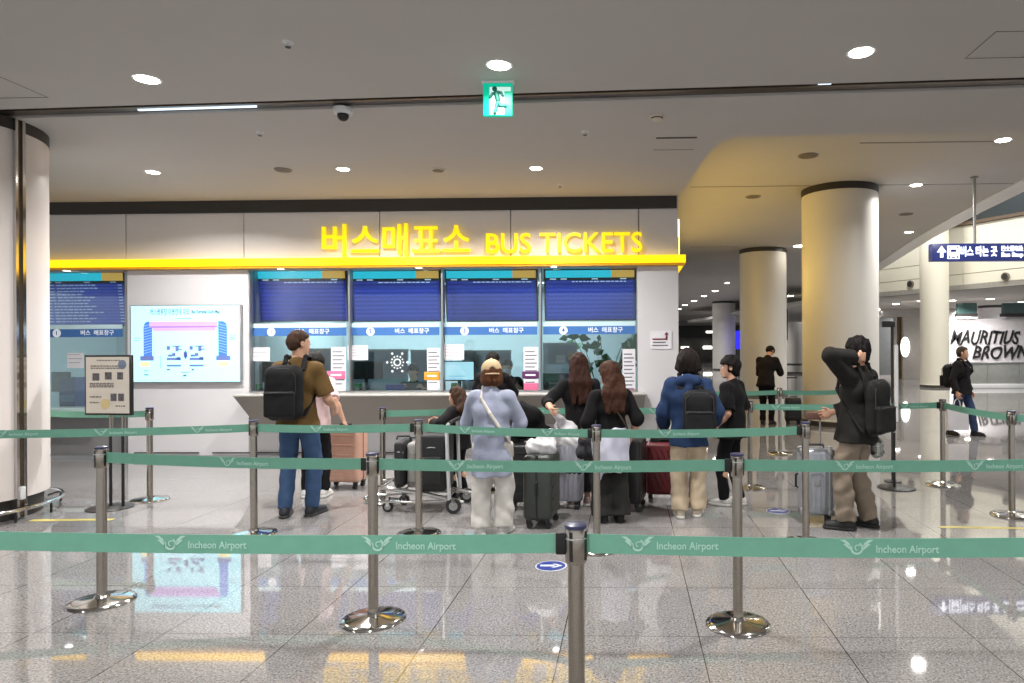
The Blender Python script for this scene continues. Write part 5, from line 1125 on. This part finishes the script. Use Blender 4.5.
P5 = person('long-haired woman in black reaching to the white plastic bags', 580, 506, 12, 1.53, dict(mat=BLK, sleeve=.72, hem=.46, puff=.022, flare=.145), dict(mat=('black_trousers', (25, 24, 25)), r=(.095, .08, .075), len=.86), dict(mat=('shoe_pink', (176, 150, 142)), sole=('sole_white', (214, 212, 206))), HB('long', RED, fringe=.04, len=.34, vol=.014), head=(8, -4, 0), larm=WPT(551, 409, 584, 506, -.36), rarm=(.18, .26, .95), feet=((-.08, .0, 8), (.08, .03, 8)), curl=(.8, .5), lpole=(-1, -.2, -.8))
P6 = person('woman with auburn hair, shoulder strap and pale shirt tied at the waist', 611, 522, 20, 1.45, dict(mat=('black_top', (20, 19, 20)), sleeve=.58, hem=.56, puff=.020, rs=(.058, .060, .05)), dict(mat=('charcoal_trousers', (44, 44, 42)), r=(.105, .105, .125), fold=.006), SH_BLK, HB('long', ('hair_chestnut', (62, 36, 24)), fringe=.04, len=.30, vol=.016), head=(14, 34, 0), larm=(-.22, .16, .82), rarm=(.22, .05, .78), feet=((-.07, .02, 8), (.08, -.02, 8)))
f = Field(P6['pel'] - .3 - np.array([0, 0, .35]), P6['pel'] + .3, .0075); pc = P6['pel']; f.cone(pc + (0, 0, .09), pc + (0, 0, -.02), .150, .168, .01, P6['tf'], .82, True, False); f.cone(pc + (0, 0, 0), pc + (-.015, -.02, -.30), .170, .165, .03, P6['tf'], .84, False, True); f.cone(pc + (-.12, -.06, -.12), pc + (-.15, -.07, -.34), .055, .03, .03); f.wave(.007, (34, 34, 14), 3); link('tied_shirt', f.mesh('tied_shirt', cloth('tied_shirt', (200, 200, 216))), None, P6['root'], 'pale lilac shirt tied round the waist')
P7 = person('person with a dark bob, blue hooded jacket and beige trousers', 688, 517, -4, 1.55, dict(mat=('navy_jacket', (42, 60, 94)), sleeve=.97, hem=.435, puff=.027, hood=1, rs=(.066, .062, .05), flare=.15, fold=.007, name='jacket'), dict(mat=('beige_trousers', (186, 168, 144)), r=(.104, .090, .088), fold=.006), dict(mat=('shoe_beige', (196, 184, 166))), HB('bob', ('hair_dark_brown', (30, 21, 19)), fringe=.05, vol=.036, wide=.022), build=1.02, head=(4, -8, 0), larm=WPT(664, 426, 688, 517, .24), rarm=(.26, .16, .88), feet=((-.075, -.02, 12), (.09, .05, 12)), curl=(.9, .4), lpole=(-.45, -1, -.3))
backpack(P7, 'small black backpack on the person in the blue jacket', (25, 25, 27), w=.31, hgt=.40, d=.13, drop=.09, key='bag_dark', shift=.10)
P8 = person('boy in black t-shirt and black trousers seen from the side', 732, 505, 58, 1.49, dict(mat=('black_tee', (24, 23, 24)), sleeve=.46, hem=.46, puff=.026, rs=(.062, .066, .05)), dict(mat=BLK, r=(.09, .07, .058)), SH_WHT, HB('short', DARK, fringe=.035, vol=.022, nape=-.105), head=(2, 26, 0), larm=(-.21, .10, .79), rarm=(.2, .14, .82), feet=((-.07, .05, 6), (.07, -.06, 6)))
P9 = person('man in black with bowed head far off beside a small black case', 767, 424.5, -28, 1.68, dict(mat=('black_jacket', (30, 26, 28)), sleeve=.95, hem=.47, puff=.026, rs=(.062, .056, .045)), dict(mat=BLK, r=(.092, .066, .055)), SH_BLK, HB('short', DARK, fringe=.05), lean=17, head=(44, -14, 0), larm=(-.10, .36, 1.16), rarm=(.12, .36, 1.16), h=.009)
_p10 = dict(label='man in dark jacket and beige trousers with one hand behind his head')
def p10_arm():
    base = PZ(858, 528); wm = Matrix.Translation((base.x, base.y, 0)) @ Matrix.Rotation(math.radians(64), 4, 'Z'); return wm @ Vector((-.165, -.01, 1.515))
P10 = person(_p10['label'], 858, 528, 64, 1.665, dict(mat=('charcoal_jacket', (40, 38, 36)), sleeve=.96, hem=.462, puff=.030, rs=(.064, .058, .046), fold=.006, flare=.172, waist=.130, collar=('jacket_collar', (52, 48, 44)), name='jacket'), dict(mat=('khaki_trousers', (134, 121, 107)), r=(.104, .086, .082), fold=.010), dict(mat=('shoe_black', (24, 23, 24)), sole=('sole_black', (30, 29, 29)), w=1.1), HB('short', DARK, fringe=.03, vol=.020, rough=.006, nape=-.10), head=(6, 4, 0), larm=p10_arm(), rarm=WPT(833, 412, 856, 528, .04), feet=((-.11, .08, 6), (.09, -.09, 10)), twist=-22, lean=-3, curl=(.55, .7), lpole=(-.97, .42, -.05))
backpack(P10, 'large black backpack on the man with his hand behind his head', (27, 27, 26), w=.34, hgt=.48, d=.12, drop=.07, key='bag_charcoal', tilt=-.06)
P11 = person('walking man in a black jacket and blue jeans beside the far cafe', 961, 435, -142, 1.575, dict(mat=('black_jacket', (30, 26, 28)), sleeve=.97, hem=.47, puff=.030, name='jacket'), dict(mat=('blue_denim_dark', (56, 68, 100)), r=(.095, .072, .062)), SH_BLK, HB('short', ('hair_grey_brown', (58, 48, 42)), fringe=.06, vol=.008), head=(0, 24, 0), larm=(-.24, .06, .78), rarm=WPT(957, 392, 961, 435, -.22), feet=((-.09, .20, 6), (.09, -.16, 6)), h=.008, build=1.05)
backpack(P11, 'black shoulder pack on the walking man by the cafe', (18, 18, 20), w=.30, hgt=.42, d=.15, drop=.05, key='bag_black', shift=.06)
P12 = person('dark-haired person in black at the third ticket window', 493, 475, 2, 1.53, dict(mat=('black_hoodie', (26, 22, 24)), sleeve=.97, hem=.46, puff=.03), dict(mat=BLK), SH_BLK, HB('short', DARK, fringe=.05, vol=.014), head=(8, -30, 0), larm=(-.16, .36, 1.06), rarm=(.18, .36, 1.06), h=.008)
def seated(px, Y, zh, label, hairm=DARK, face=180, topm=('clerk_dark', (40, 42, 50)), mask=False, drop=.20):
    b = PY(px, 390, Y); P = person(label, Vector((b.x, Y, 0)), 0, face, 1.62, dict(mat=topm, sleeve=.96, hem=.47, puff=.018), dict(mat=BLK), SH_BLK, HB('short', hairm, fringe=.04, vol=.014), head=(12, 0, 0), larm=(-.2, .28, .99), rarm=(.2, .28, .99), drop=drop, feet=((-.1, .26, 4), (.1, .26, 4)), h=.009)
    ch_ = thing('office_chair', 'grey office chair under the ' + ('masked clerk' if mask else 'bending clerk'), 'chair', (b.x, Y + .10, 0.012)); MB().rbox((-.23, -.22, .50), (.23, .22, .55), .03, 3).build('seat', cloth('chair_grey', (70, 74, 82)), ch_); MB().rbox((-.2, .22, .62), (.2, .26, 1.02), .03, 3).rbox((-.03, .2, .51), (.03, .235, .67), .008, 1).build('backrest', cloth('chair_grey', (70, 74, 82)), ch_); MB().cyl((0, 0, .05), (0, 0, .50), .025).build('column_lift', M_dark, ch_)
    for k in range(5): a = k * 2 * math.pi / 5; MB().tube([(0, 0, .06), (.26*math.cos(a), .26*math.sin(a), .045)], .016, 8).ball((.26*math.cos(a), .26*math.sin(a), .024), .024, 12).build('leg', M_dark, ch_)
    if mask:
        f = Field(P['hc'] - .2, P['hc'] + .2, .006); hd = P['hd']; f.ell(hd(0, .040, -.052), np.array((.066, .078, .058)) * P['hs'], P['Hm'].T, .01); f.cut(hd(0, .03, 0), -P['Hm'][:, 1]); f.cut(hd(0, .1, -.012), nv(P['Hm'][:, 2] * 1 - P['Hm'][:, 1] * .1)); link('face_mask', f.mesh('face_mask', cloth('mask_white', (210, 214, 220))), None, P['root'])
    return P
seated(510.5, 10.62, 1.45, 'masked clerk in dark clothes sitting behind the third ticket window', mask=True)
seated(419, 10.62, 1.40, 'clerk in dark clothes sitting behind the orange strip sign', drop=.27)
# cap worn by the woman
cp = P3; f = Field(cp['hc'] - .26, cp['hc'] + .26, .0055); hd, Hm, hs = cp['hd'], cp['Hm'], cp['hs']
f.ell(hd(0, -.008, .040), np.array((.095, .120, .102)) * hs, Hm.T, .01); f.cut(hd(0, -.02, -.004), nv(-Hm[:, 2] - Hm[:, 1] * .22)); f.ell(hd(0, -.135, .016), np.array((.032, .05, .036)) * hs, Hm.T, .004, sub=True); f.cone(hd(-.03, .10, .035), hd(-.02, .165, .018), .035, .03, .01, Hm[:, 2], .25); f.cone(hd(.03, .10, .035), hd(.02, .165, .018), .035, .03, .01, Hm[:, 2], .25)
link('cap', f.mesh('cap', cloth('beige_cap', (196, 172, 136))), None, cp['root'], 'beige baseball cap with a rear opening')
b_ = MB(); pts = [hd(.055 * math.cos(a) * 1.15, -.121 + .014 * abs(math.cos(a)), -.012) for a in np.linspace(0, math.pi, 9)]; b_.tube([Vector(p) for p in pts], .007, 8).ball(Vector(hd(0, -.008, .143)), .009, 10); b_.build('cap_strap', cloth('beige_cap', (196, 172, 136)), cp['root'])
# crossbody bag of the woman in the cap, and the shoulder bag of the woman with the tied shirt
def crossbody(P, label, rgb, side, bagsize, key, w=.018, dropz=-.02):
    o = at_person(P, 'crossbody_bag', label, 'bag'); tr, tf, tu, g = P['tr'], P['tf'], P['tu'], P['g']; m = mat(key, rgb, rough=.6, var=.1, bump=.2); bd = .125 * P['B'] + g
    a = P['nb'] - tr * side * .085 * P['S'] - tu * .02; gg = .05 * P['B'] + g; e = P['pel'] + tr * side * (.165 * P['B'] + g) + tu * dropz
    e2 = P['pel'] + tu * .06 + tr * side * .15; q0_ = a - tu * .03; fl = lambda v: v - tf * (v @ tf); c1, c2 = fl(q0_ + (e2 - q0_) * .36), fl(q0_ + (e2 - q0_) * .70); c1, c2 = c1 + tf * (P['ch'] @ tf), c2 + tf * (P['ch'] @ tf)
    bkp = [a + tu * gg * .9, a - tf * gg * 1.30 - tu * .03, c1 - tf * bd * 1.0, c2 - tf * bd * .97, e2 - tf * bd * .55, e]
    frp = [a + tu * gg * .9, a + tf * gg * 1.35 - tu * .04, c1 + tf * bd * .99, c2 + tf * bd * 1.01, P['pel'] + tu * .10 + tr * side * .13 + tf * bd * .62, e]
    f = Field(np.min(bkp + frp, 0) - .08, np.max(bkp + frp, 0) + .08, .0065)
    for path in (bkp, frp):
        for q0, q1 in zip(path[:-1], path[1:]):
            mid = .5 * (q0 + q1); nn = mid - P['ch']; nn = nn - tu * (nn @ tu); f.cone(q0, q1, w, w, .008, nn, .5)
    link('strap', f.mesh('strap', m), None, o); bs = np.array(bagsize); f = Field(e - .3, e + .3, .007); e = e + tf * .18 - tr * side * .07; f.box(e - tu * bs[2] * .9 + tr * side * bs[0] * .5, bs, .03, np.array([tr, tf, tu]), .01); f.wave(.003, (30, 30, 30), 1); link('bag_body', f.mesh('bag_body', m), None, o)
    return o
crossbody(P3, 'pale grey crossbody bag strap across the back of the woman in the cap', (206, 198, 190), 1, (.04, .11, .08), 'bag_pale', .017)
crossbody(P6, 'dark brown shoulder bag of the woman with the tied shirt', (70, 56, 50), 1, (.035, .10, .075), 'bag_brown', .010, -.0)
# ------------------------------------------------------------------ luggage
M_rub = mat('wheel_rubber', (34, 34, 36), rough=.6)
def suitcase(name, label, px, py, rz, w, d, hgt, rgb, ribs='v', handle=0.0, rough=.4, metal=0.0, band=None, key='case', off=0.0, corner=False, hrgb=(60, 60, 62), gh=.022):
    p = PZ(px, py); p = p + Vector((0, off, 0)); t = thing(name, label, 'suitcase', (p.x, p.y, 0), math.radians(rz)); m = mat(key, rgb, rough=rough, metal=metal, var=.07, scale=12, bump=.05, bscale=200); zb = .075
    s = MB().rbox((-w/2, -d/2, zb), (w/2, d/2, zb + hgt), .045, 5)
    if ribs == 'v':
        n = max(4, int(w / .045))
        for i in range(n):
            x = -w/2 + .04 + (w - .08) * i / (n - 1)
            for y in (-d/2, d/2): s.rbox((x - .011, y - .006, zb + .05), (x + .011, y + .006, zb + hgt - .05), .005, 2)
        for i in range(4):
            y = -d/2 + .06 + (d - .12) * i / 3
            for x in (-w/2, w/2): s.rbox((x - .006, y - .011, zb + .05), (x + .006, y + .011, zb + hgt - .05), .005, 2)
    elif ribs == 'd':
        for i in range(9):
            u = -w/2 + .03 + (w + .12) * i / 9
            for y in (-d/2 - .004, d/2 + .004):
                a = (min(max(u, -w/2 + .03), w/2 - .03), zb + .06 + max(0, u - w/2 + .03) * 0); x0 = u - .16; z0, z1 = zb + .07, zb + hgt - .07; x1 = u; q0 = max(0, (-w/2 + .03 - x1) / (x0 - x1)) if x0 < -w/2 + .03 else 1; 
                lo_x = max(x0, -w/2 + .03); hi_x = min(x1, w/2 - .03)
                if hi_x - lo_x > .03:
                    za = z0 + (x1 - hi_x) / .16 * (z1 - z0); zc_ = z0 + (x1 - lo_x) / .16 * (z1 - z0); s.tube([(hi_x, y, za), (lo_x, y, zc_)], .007, 6)
    elif ribs == 'h':
        for i in range(5):
            z = zb + .09 + (hgt - .18) * i / 4
            for y in (-d/2, d/2): s.rbox((-w/2 + .05, y - .005, z - .012), (w/2 - .05, y + .005, z + .012), .004, 2)
    s.build('shell', m, t)
    dk = mat(key + '_edge', tuple(int(c * .45) for c in rgb), rough=.5)
    MB().rbox((-w/2 - .004, -.012, zb - .004), (w/2 + .004, .012, zb + hgt + .004), .045, 4).build('zip_band', dk, t)
    hd_ = MB().tube([(-.07, 0, zb + hgt - .002), (-.065, 0, zb + hgt + .028), (.065, 0, zb + hgt + .028), (.07, 0, zb + hgt - .002)], .011, 10); hd_.build('carry_handle', M_black, t)
    MB().tube([(-w/2 + .002, -.0, zb + hgt*.38), (-w/2 - .028, 0, zb + hgt*.40), (-w/2 - .028, 0, zb + hgt*.58), (-w/2 + .002, 0, zb + hgt*.60)], .010, 10).build('side_handle', M_black, t)
    if handle:
        z1 = zb + hgt + handle; r = MB()
        for x in ((-.085, .085) if gh < .03 else (-.05, .05)): r.cyl((x, d/2 - .035, zb + hgt - .02), (x, d/2 - .035, z1), .009, seg=12)
        r.build('telescopic_rod', M_alu, t); MB().rbox((-.11 if gh < .03 else -.075, d/2 - .053, z1 - .01), (.11 if gh < .03 else .075, d/2 - .017 + (gh > .03) * .02, z1 + gh), .012, 3).build('grip', mat('grip_%s' % key, hrgb, rough=.5), t)
    if corner:
        cm = MB()
        for x in (-1, 1):
            for z in (zb, zb + hgt - .07):
                for y in (-1, 1): cm.rbox((min(x*(w/2-.06), x*(w/2+.005)), min(y*(d/2-.06), y*(d/2+.005)), z - (.004 if z == zb else -.004)), (max(x*(w/2-.06), x*(w/2+.005)), max(y*(d/2-.06), y*(d/2+.005)), z + .07 + (.004 if z != zb else 0)), .02, 3)
        cm.build('corner_guard', M_alu, t); MB().rbox((-.03, -d/2 - .012, zb + hgt*.44), (.03, -d/2 + .0, zb + hgt*.54), .006, 2).build('latch', M_alu, t)
        MB().tube([(-.045, -d/2, zb + hgt*.60), (-.045, -d/2 - .03, zb + hgt*.62), (.045, -d/2 - .03, zb + hgt*.62), (.045, -d/2, zb + hgt*.60)], .008, 8).build('front_handle', M_alu, t)
    if band: MB().rbox((-w/2 - .007, -d/2 - .007, zb + hgt*.46), (w/2 + .007, d/2 + .007, zb + hgt*.53), .02, 3).build('luggage_belt', mat('luggage_belt', (30, 24, 30)), t); MB().rbox((-.05, -d/2 - .013, zb + hgt*.462), (.05, -d/2 - .006, zb + hgt*.528), .003, 1).build('buckle', M_alu, t)
    for x in (-w/2 + .05, w/2 - .05):
        for y in (-d/2 + .045, d/2 - .045):
            wo = MB().cyl((x - .017, y - .012, .026), (x - .004, y - .012, .026), .026, seg=20).cyl((x + .004, y - .012, .026), (x + .017, y - .012, .026), .026, seg=20).build('wheel', M_rub, t); MB().rbox((x - .022, y - .02, .035), (x + .022, y + .02, zb + .008), .008, 2).build('caster_fork', M_black, wo)
    return t
suitcase('suitcase', 'dusty pink suitcase beside the man in blue jeans', 346, 487, -6, .43, .27, .63, (204, 160, 140), 'h', key='case_pink')
suitcase('suitcase', 'dark green suitcase standing beside the woman in the cap', 542, 524, 84, .40, .26, .58, (54, 58, 54), 'h', key='case_green')
suitcase('suitcase', 'silver ribbed suitcase with dark belt under the white bags', 563, 507, -4, .40, .25, .60, (168, 168, 178), 'v', band=True, key='case_silver', metal=.3, handle=.0)
suitcase('suitcase', 'black suitcase behind the woman with the tied shirt', 631, 508, 80, .42, .26, .64, (26, 26, 28), 'h', key='case_black', handle=.12)
suitcase('suitcase', 'dark red suitcase with slanted ribs beside the person in blue', 666, 500, -5, .42, .26, .54, (92, 18, 27), 'd', key='case_red', handle=.22)
suitcase('suitcase', 'silver aluminium suitcase in front of the waiting man', 816, 521, -8, .30, .22, .60, (178, 182, 190), 'v', key='case_aluminium', metal=.6, rough=.35, handle=.26, corner=True, hrgb=(96, 66, 56), gh=.06)
suitcase('suitcase', 'small far black suitcase beside the man with bowed head', 793, 424, 0, .32, .22, .46, (24, 24, 26), 'h', key='case_black_small', handle=.42)
# dark soft bag on the red suitcase
def blob_bag(name, label, cat, parts, m, pname='bag_body', h=.008, amp=.006, fq=(34, 34, 34), seed=1, extra=None):
    o = thing(name, label, cat); pts = np.array([q for a in parts for q in (a[0], a[1])]); f = Field(pts.min(0) - .25, pts.max(0) + .25, h)
    for a in parts: f.cone(a[0], a[1], a[2], a[3], a[4] if len(a) > 4 else .04, *(a[5:7] if len(a) > 6 else ()))
    f.wave(amp, fq, seed); me = f.mesh(pname, m); c = Vector((0, 0, 0)); co = np.empty(len(me.vertices) * 3, np.float32); me.vertices.foreach_get('co', co); co = co.reshape(-1, 3); ctr = co.mean(0); ctr[2] = co[:, 2].min(); co -= ctr; me.vertices.foreach_set('co', co.ravel()); me.update(); o.location = tuple(float(q) for q in ctr); link(pname, me, None, o); o['_c'] = [float(q) for q in ctr]; return o
V = lambda p: np.array(p[:])
def PTS(px, py, bx, by, dd=0.0): return V(PD(px, py, FW.dot(PZ(bx, by) - CAM) + dd))
M_soft = cloth('black_nylon', (24, 24, 26)); M_plas = mat('white_plastic_bag', (216, 214, 216), rough=.35, var=.05, scale=14, bump=.3, bscale=30)
b = blob_bag('duffel_bag', 'soft black bag lying on top of the red suitcase', 'bag', [(PTS(656, 450, 666, 500, -.02), PTS(674, 450, 666, 500, .0), .075, .075), (PTS(656, 441, 666, 500), PTS(672, 441, 666, 500), .06, .06)], M_soft)
MB().tube([(-.09, -.06, .10), (-.06, -.05, .19), (.05, -.05, .19), (.09, -.06, .10)], .009, 8).build('handle', M_black, b)
b = blob_bag('plastic_bag', 'crumpled white plastic bag hanging over the green suitcase', 'bag', [(PTS(533, 447, 542, 524, -.03), PTS(548, 447, 542, 524, -.03), .075, .085), (PTS(544, 438, 542, 524, .0), PTS(552, 434, 542, 524, .06), .06, .045)], M_plas, amp=.009, fq=(40, 40, 40), seed=3); MB().tube([(.05, 0, .13), (.10, .02, .20), (.13, .03, .26)], .010, 8).build('twisted_top', M_plas, b)
b = blob_bag('plastic_bag', 'tall white plastic bag on the silver suitcase under the hand', 'bag', [(PTS(558, 440, 563, 507, -.05), PTS(574, 442, 563, 507, -.05), .09, .088), (PTS(562, 428, 563, 507, -.06), PTS(571, 428, 563, 507, -.06), .08, .07), (PTS(560, 420, 563, 507, -.12), PTS(554, 413, 563, 507, -.22), .045, .022)], M_plas, amp=.009, fq=(38, 38, 38), seed=5); MB().tube([(-.03, -.08, .22), (-.06, -.12, .27), (-.07, -.14, .30)], .009, 8).build('twisted_top', M_plas, b)
# black coat draped over a trolley handle behind the woman in the cap
ba = blob_bag('draped_coat', 'black coat draped over luggage beside the woman in the cap', 'coat', [(PTS(523, 412, 528, 508), PTS(535, 418, 528, 508), .10, .10, .05), (PTS(516, 428, 528, 508, .05), PTS(546, 432, 528, 508), .10, .07, .05), (PTS(514, 440, 528, 508, .05), PTS(522, 470, 528, 508), .085, .07, .05), (PTS(522, 466, 528, 508), PTS(514, 482, 528, 508), .06, .035, .05), (PTS(540, 440, 528, 508), PTS(538, 470, 528, 508), .07, .07, .05)], cloth('coat_black', (19, 18, 20)), 'coat_body', amp=.009, fq=(20, 20, 16), seed=8)
suitcase('suitcase', 'black suitcase hidden under the draped black coat', 528, 508, 4, .36, .24, .58, (28, 28, 30), 'h', key='case_black_coat', handle=.12)
# dark grey tote hung from the arm of the woman in black
b = blob_bag('tote_bag', 'dark grey gathered tote bag between the two long-haired women', 'bag', [(PTS(583, 452, 590, 512, -.10), PTS(592, 452, 590, 512, -.10), .07, .07, .03), (PTS(584, 441, 590, 512, -.10), PTS(592, 441, 590, 512, -.10), .055, .055, .03)], cloth('tote_grey', (66, 66, 70)), amp=.008, fq=(60, 60, 8), seed=2)
MB().tube([(-.06, 0, .20), (-.05, .03, .34), (.0, .05, .40), (.05, .03, .34), (.06, 0, .20)], .009, 8).build('handle', M_black, b)
# white shopping bag of the walking man, clear bag at the waiting man's hip
pb = WPT(957, 392, 961, 435, -.22); t = thing('paper_bag', 'white paper shopping bag carried by the walking man', 'bag', (pb.x, pb.y, .06), math.radians(8)); MB().add([(-.19, -.05, .06), (.19, -.05, .06), (.19, .05, .06), (-.19, .05, .06), (-.2, -.02, .44), (.2, -.02, .44), (.2, .02, .44), (-.2, .02, .44)], [(0, 3, 2, 1), (4, 5, 6, 7), (0, 1, 5, 4), (1, 2, 6, 5), (2, 3, 7, 6), (3, 0, 4, 7)]).build('paper_body', mat('paper_bag_white', (214, 212, 214), rough=.6), t)
for y in (-.015, .015): MB().tube([(-.07, y, .44), (-.05, y * .5, .56), (0, 0, .62), (.05, y * .5, .56), (.07, y, .44)], .005, 6).build('cord_handle', M_white, t)
M_clear = glass_mat('clear_plastic', (225, 230, 228), .5, .12)
c0 = PTS(874, 440, 846, 522, .12); b = blob_bag('clear_bag', 'clear plastic bag with a bottle at the waiting man\'s hip', 'bag', [(c0 + (0, 0, -.06), c0 + (.02, 0, -.09), .085, .075, .03), (c0 + (0, 0, -.03), c0 + (0, 0, .07), .06, .02, .04)], M_clear, 'plastic_film', amp=.006, fq=(50, 50, 40))
MB().lathe([(.025, 0), (.028, .01), (.028, .10), (.012, .13), (.012, .15)], 18, (-.01, 0, .045)).build('bottle', mat('bottle_dark', (40, 40, 44), rough=.2), b); MB().tube([(-.01, 0, .24), (-.03, .0, .30), (.0, 0, .34), (.02, 0, .30), (.01, 0, .24)], .005, 6).build('handle_loop', M_clear, b)
# luggage trolley
tp = PZ(420, 508); tz = math.radians(2)
tl = thing('luggage_trolley', 'chrome luggage trolley loaded in front of the child', 'luggage trolley', (tp.x, tp.y, 0), tz); s_ = F_PX / FW.dot(tp - CAM)
TX = lambda px: (px - 420) / s_
fr = MB()
for y in (-.22, .22):
    fr.tube([(TX(378), y * .75, .24), (TX(388), y * .85, .25), (TX(405), y, .23), (TX(430), y, .19), (TX(456), y, .13), (TX(468), y, .10)], .022, 10); fr.tube([(TX(372), y * .6, .10), (TX(392), y * .8, .105), (TX(420), y, .11), (TX(452), y, .12)], .013, 10)
for x, z in ((388, .25), (410, .225), (432, .19), (452, .14)): fr.tube([(TX(x), -.22, z), (TX(x), .22, z)], .010, 8)
fr.tube([(TX(372), -.14, .10), (TX(368), -.08, .12), (TX(368), .08, .12), (TX(372), .14, .10)], .013, 10); fr.build('frame', M_chrome, tl)
ht = CAM_H - (421 - 349) / s_
hh_ = MB()
for y in (-.24, .24): hh_.tube([(TX(455), y, .13), (TX(453.5), y, .45), (TX(452.5), y, ht - .03), (TX(455), y * .95, ht)], .018, 12)
hh_.build('handle_post', mat('trolley_white_tube', (208, 208, 210), rough=.3, metal=.4), tl)
MB().tube([(TX(455), -.24, ht), (TX(457), -.12, ht + .015), (TX(457), .12, ht + .015), (TX(455), .24, ht)], .020, 12).build('push_bar', M_black, tl)
for x, y, r in ((393, -.15, .052), (400, .15, .052), (459, -.24, .075), (462, .24, .075)):
    wo = MB().lathe([(r*.55, -.018), (r*.96, -.018), (r, -.010), (r, .010), (r*.96, .018), (r*.55, .018)], 28).mesh('wheel')
    for v in wo.vertices: v.co.y, v.co.z = v.co.z, v.co.y
    w_ = link('wheel', wo, M_rub, tl); w_.location = (TX(x), y, r)
    hb = MB().cyl((0, -.02, 0), (0, .02, 0), r * .56, seg=24).build('hub', M_alu, w_); MB().rbox((-.018, -.03, 0), (.018, -.022, .115 - r + .03), .004, 1).rbox((-.018, .022, 0), (.018, .03, .115 - r + .03), .004, 1).build('fork', M_chrome, w_)
def on_trolley(name, label, px, w, d, hgt, rgb, key, y=0.0, z=.21):
    t = thing(name, label, 'suitcase', tl.matrix_world @ Vector((0, 0, 0)), tz); c = Matrix.Translation(tl.location) @ Matrix.Rotation(tz, 4, 'Z') @ Vector((TX(px), y, z)); t.location = c; m = mat(key, rgb, rough=.6, var=.08, bump=.2, bscale=160)
    MB().rbox((-w/2, -d/2, 0), (w/2, d/2, hgt), .04, 4).build('shell', m, t); MB().rbox((-w*.36, -d/2 - .03, hgt*.12), (w*.36, -d/2 + .02, hgt*.62), .025, 3).build('front_pocket', m, t)
    MB().tube([(-w*.42, -d/2 + .02, hgt*.75), (0, -d/2 - .004, hgt*.78), (w*.42, -d/2 + .02, hgt*.75)], .005, 6).build('zipper', M_alu, t); MB().tube([(-.07, 0, hgt - .004), (-.06, 0, hgt + .03), (.06, 0, hgt + .03), (.07, 0, hgt - .004)], .010, 8).build('carry_handle', M_black, t)
    for x in (-w/2 + .04, w/2 - .04): MB().cyl((x - .02, d/2 - .01, .04), (x + .02, d/2 - .01, .04), .03, seg=18).build('wheel', M_rub, t)
    return t
on_trolley('suitcase', 'tall black fabric suitcase upright on the luggage trolley', 437, .29, .36, .56, (20, 20, 22), 'case_fabric_black', y=-.04, z=.205)
on_trolley('suitcase', 'slim dark suitcase at the nose of the luggage trolley', 404, .10, .36, .46, (34, 33, 34), 'case_slim_dark', z=.235)
on_trolley('suitcase', 'pale grey suitcase between the two dark ones on the luggage trolley', 416, .13, .34, .45, (150, 146, 142), 'case_pale_grey', y=.06, z=.22)
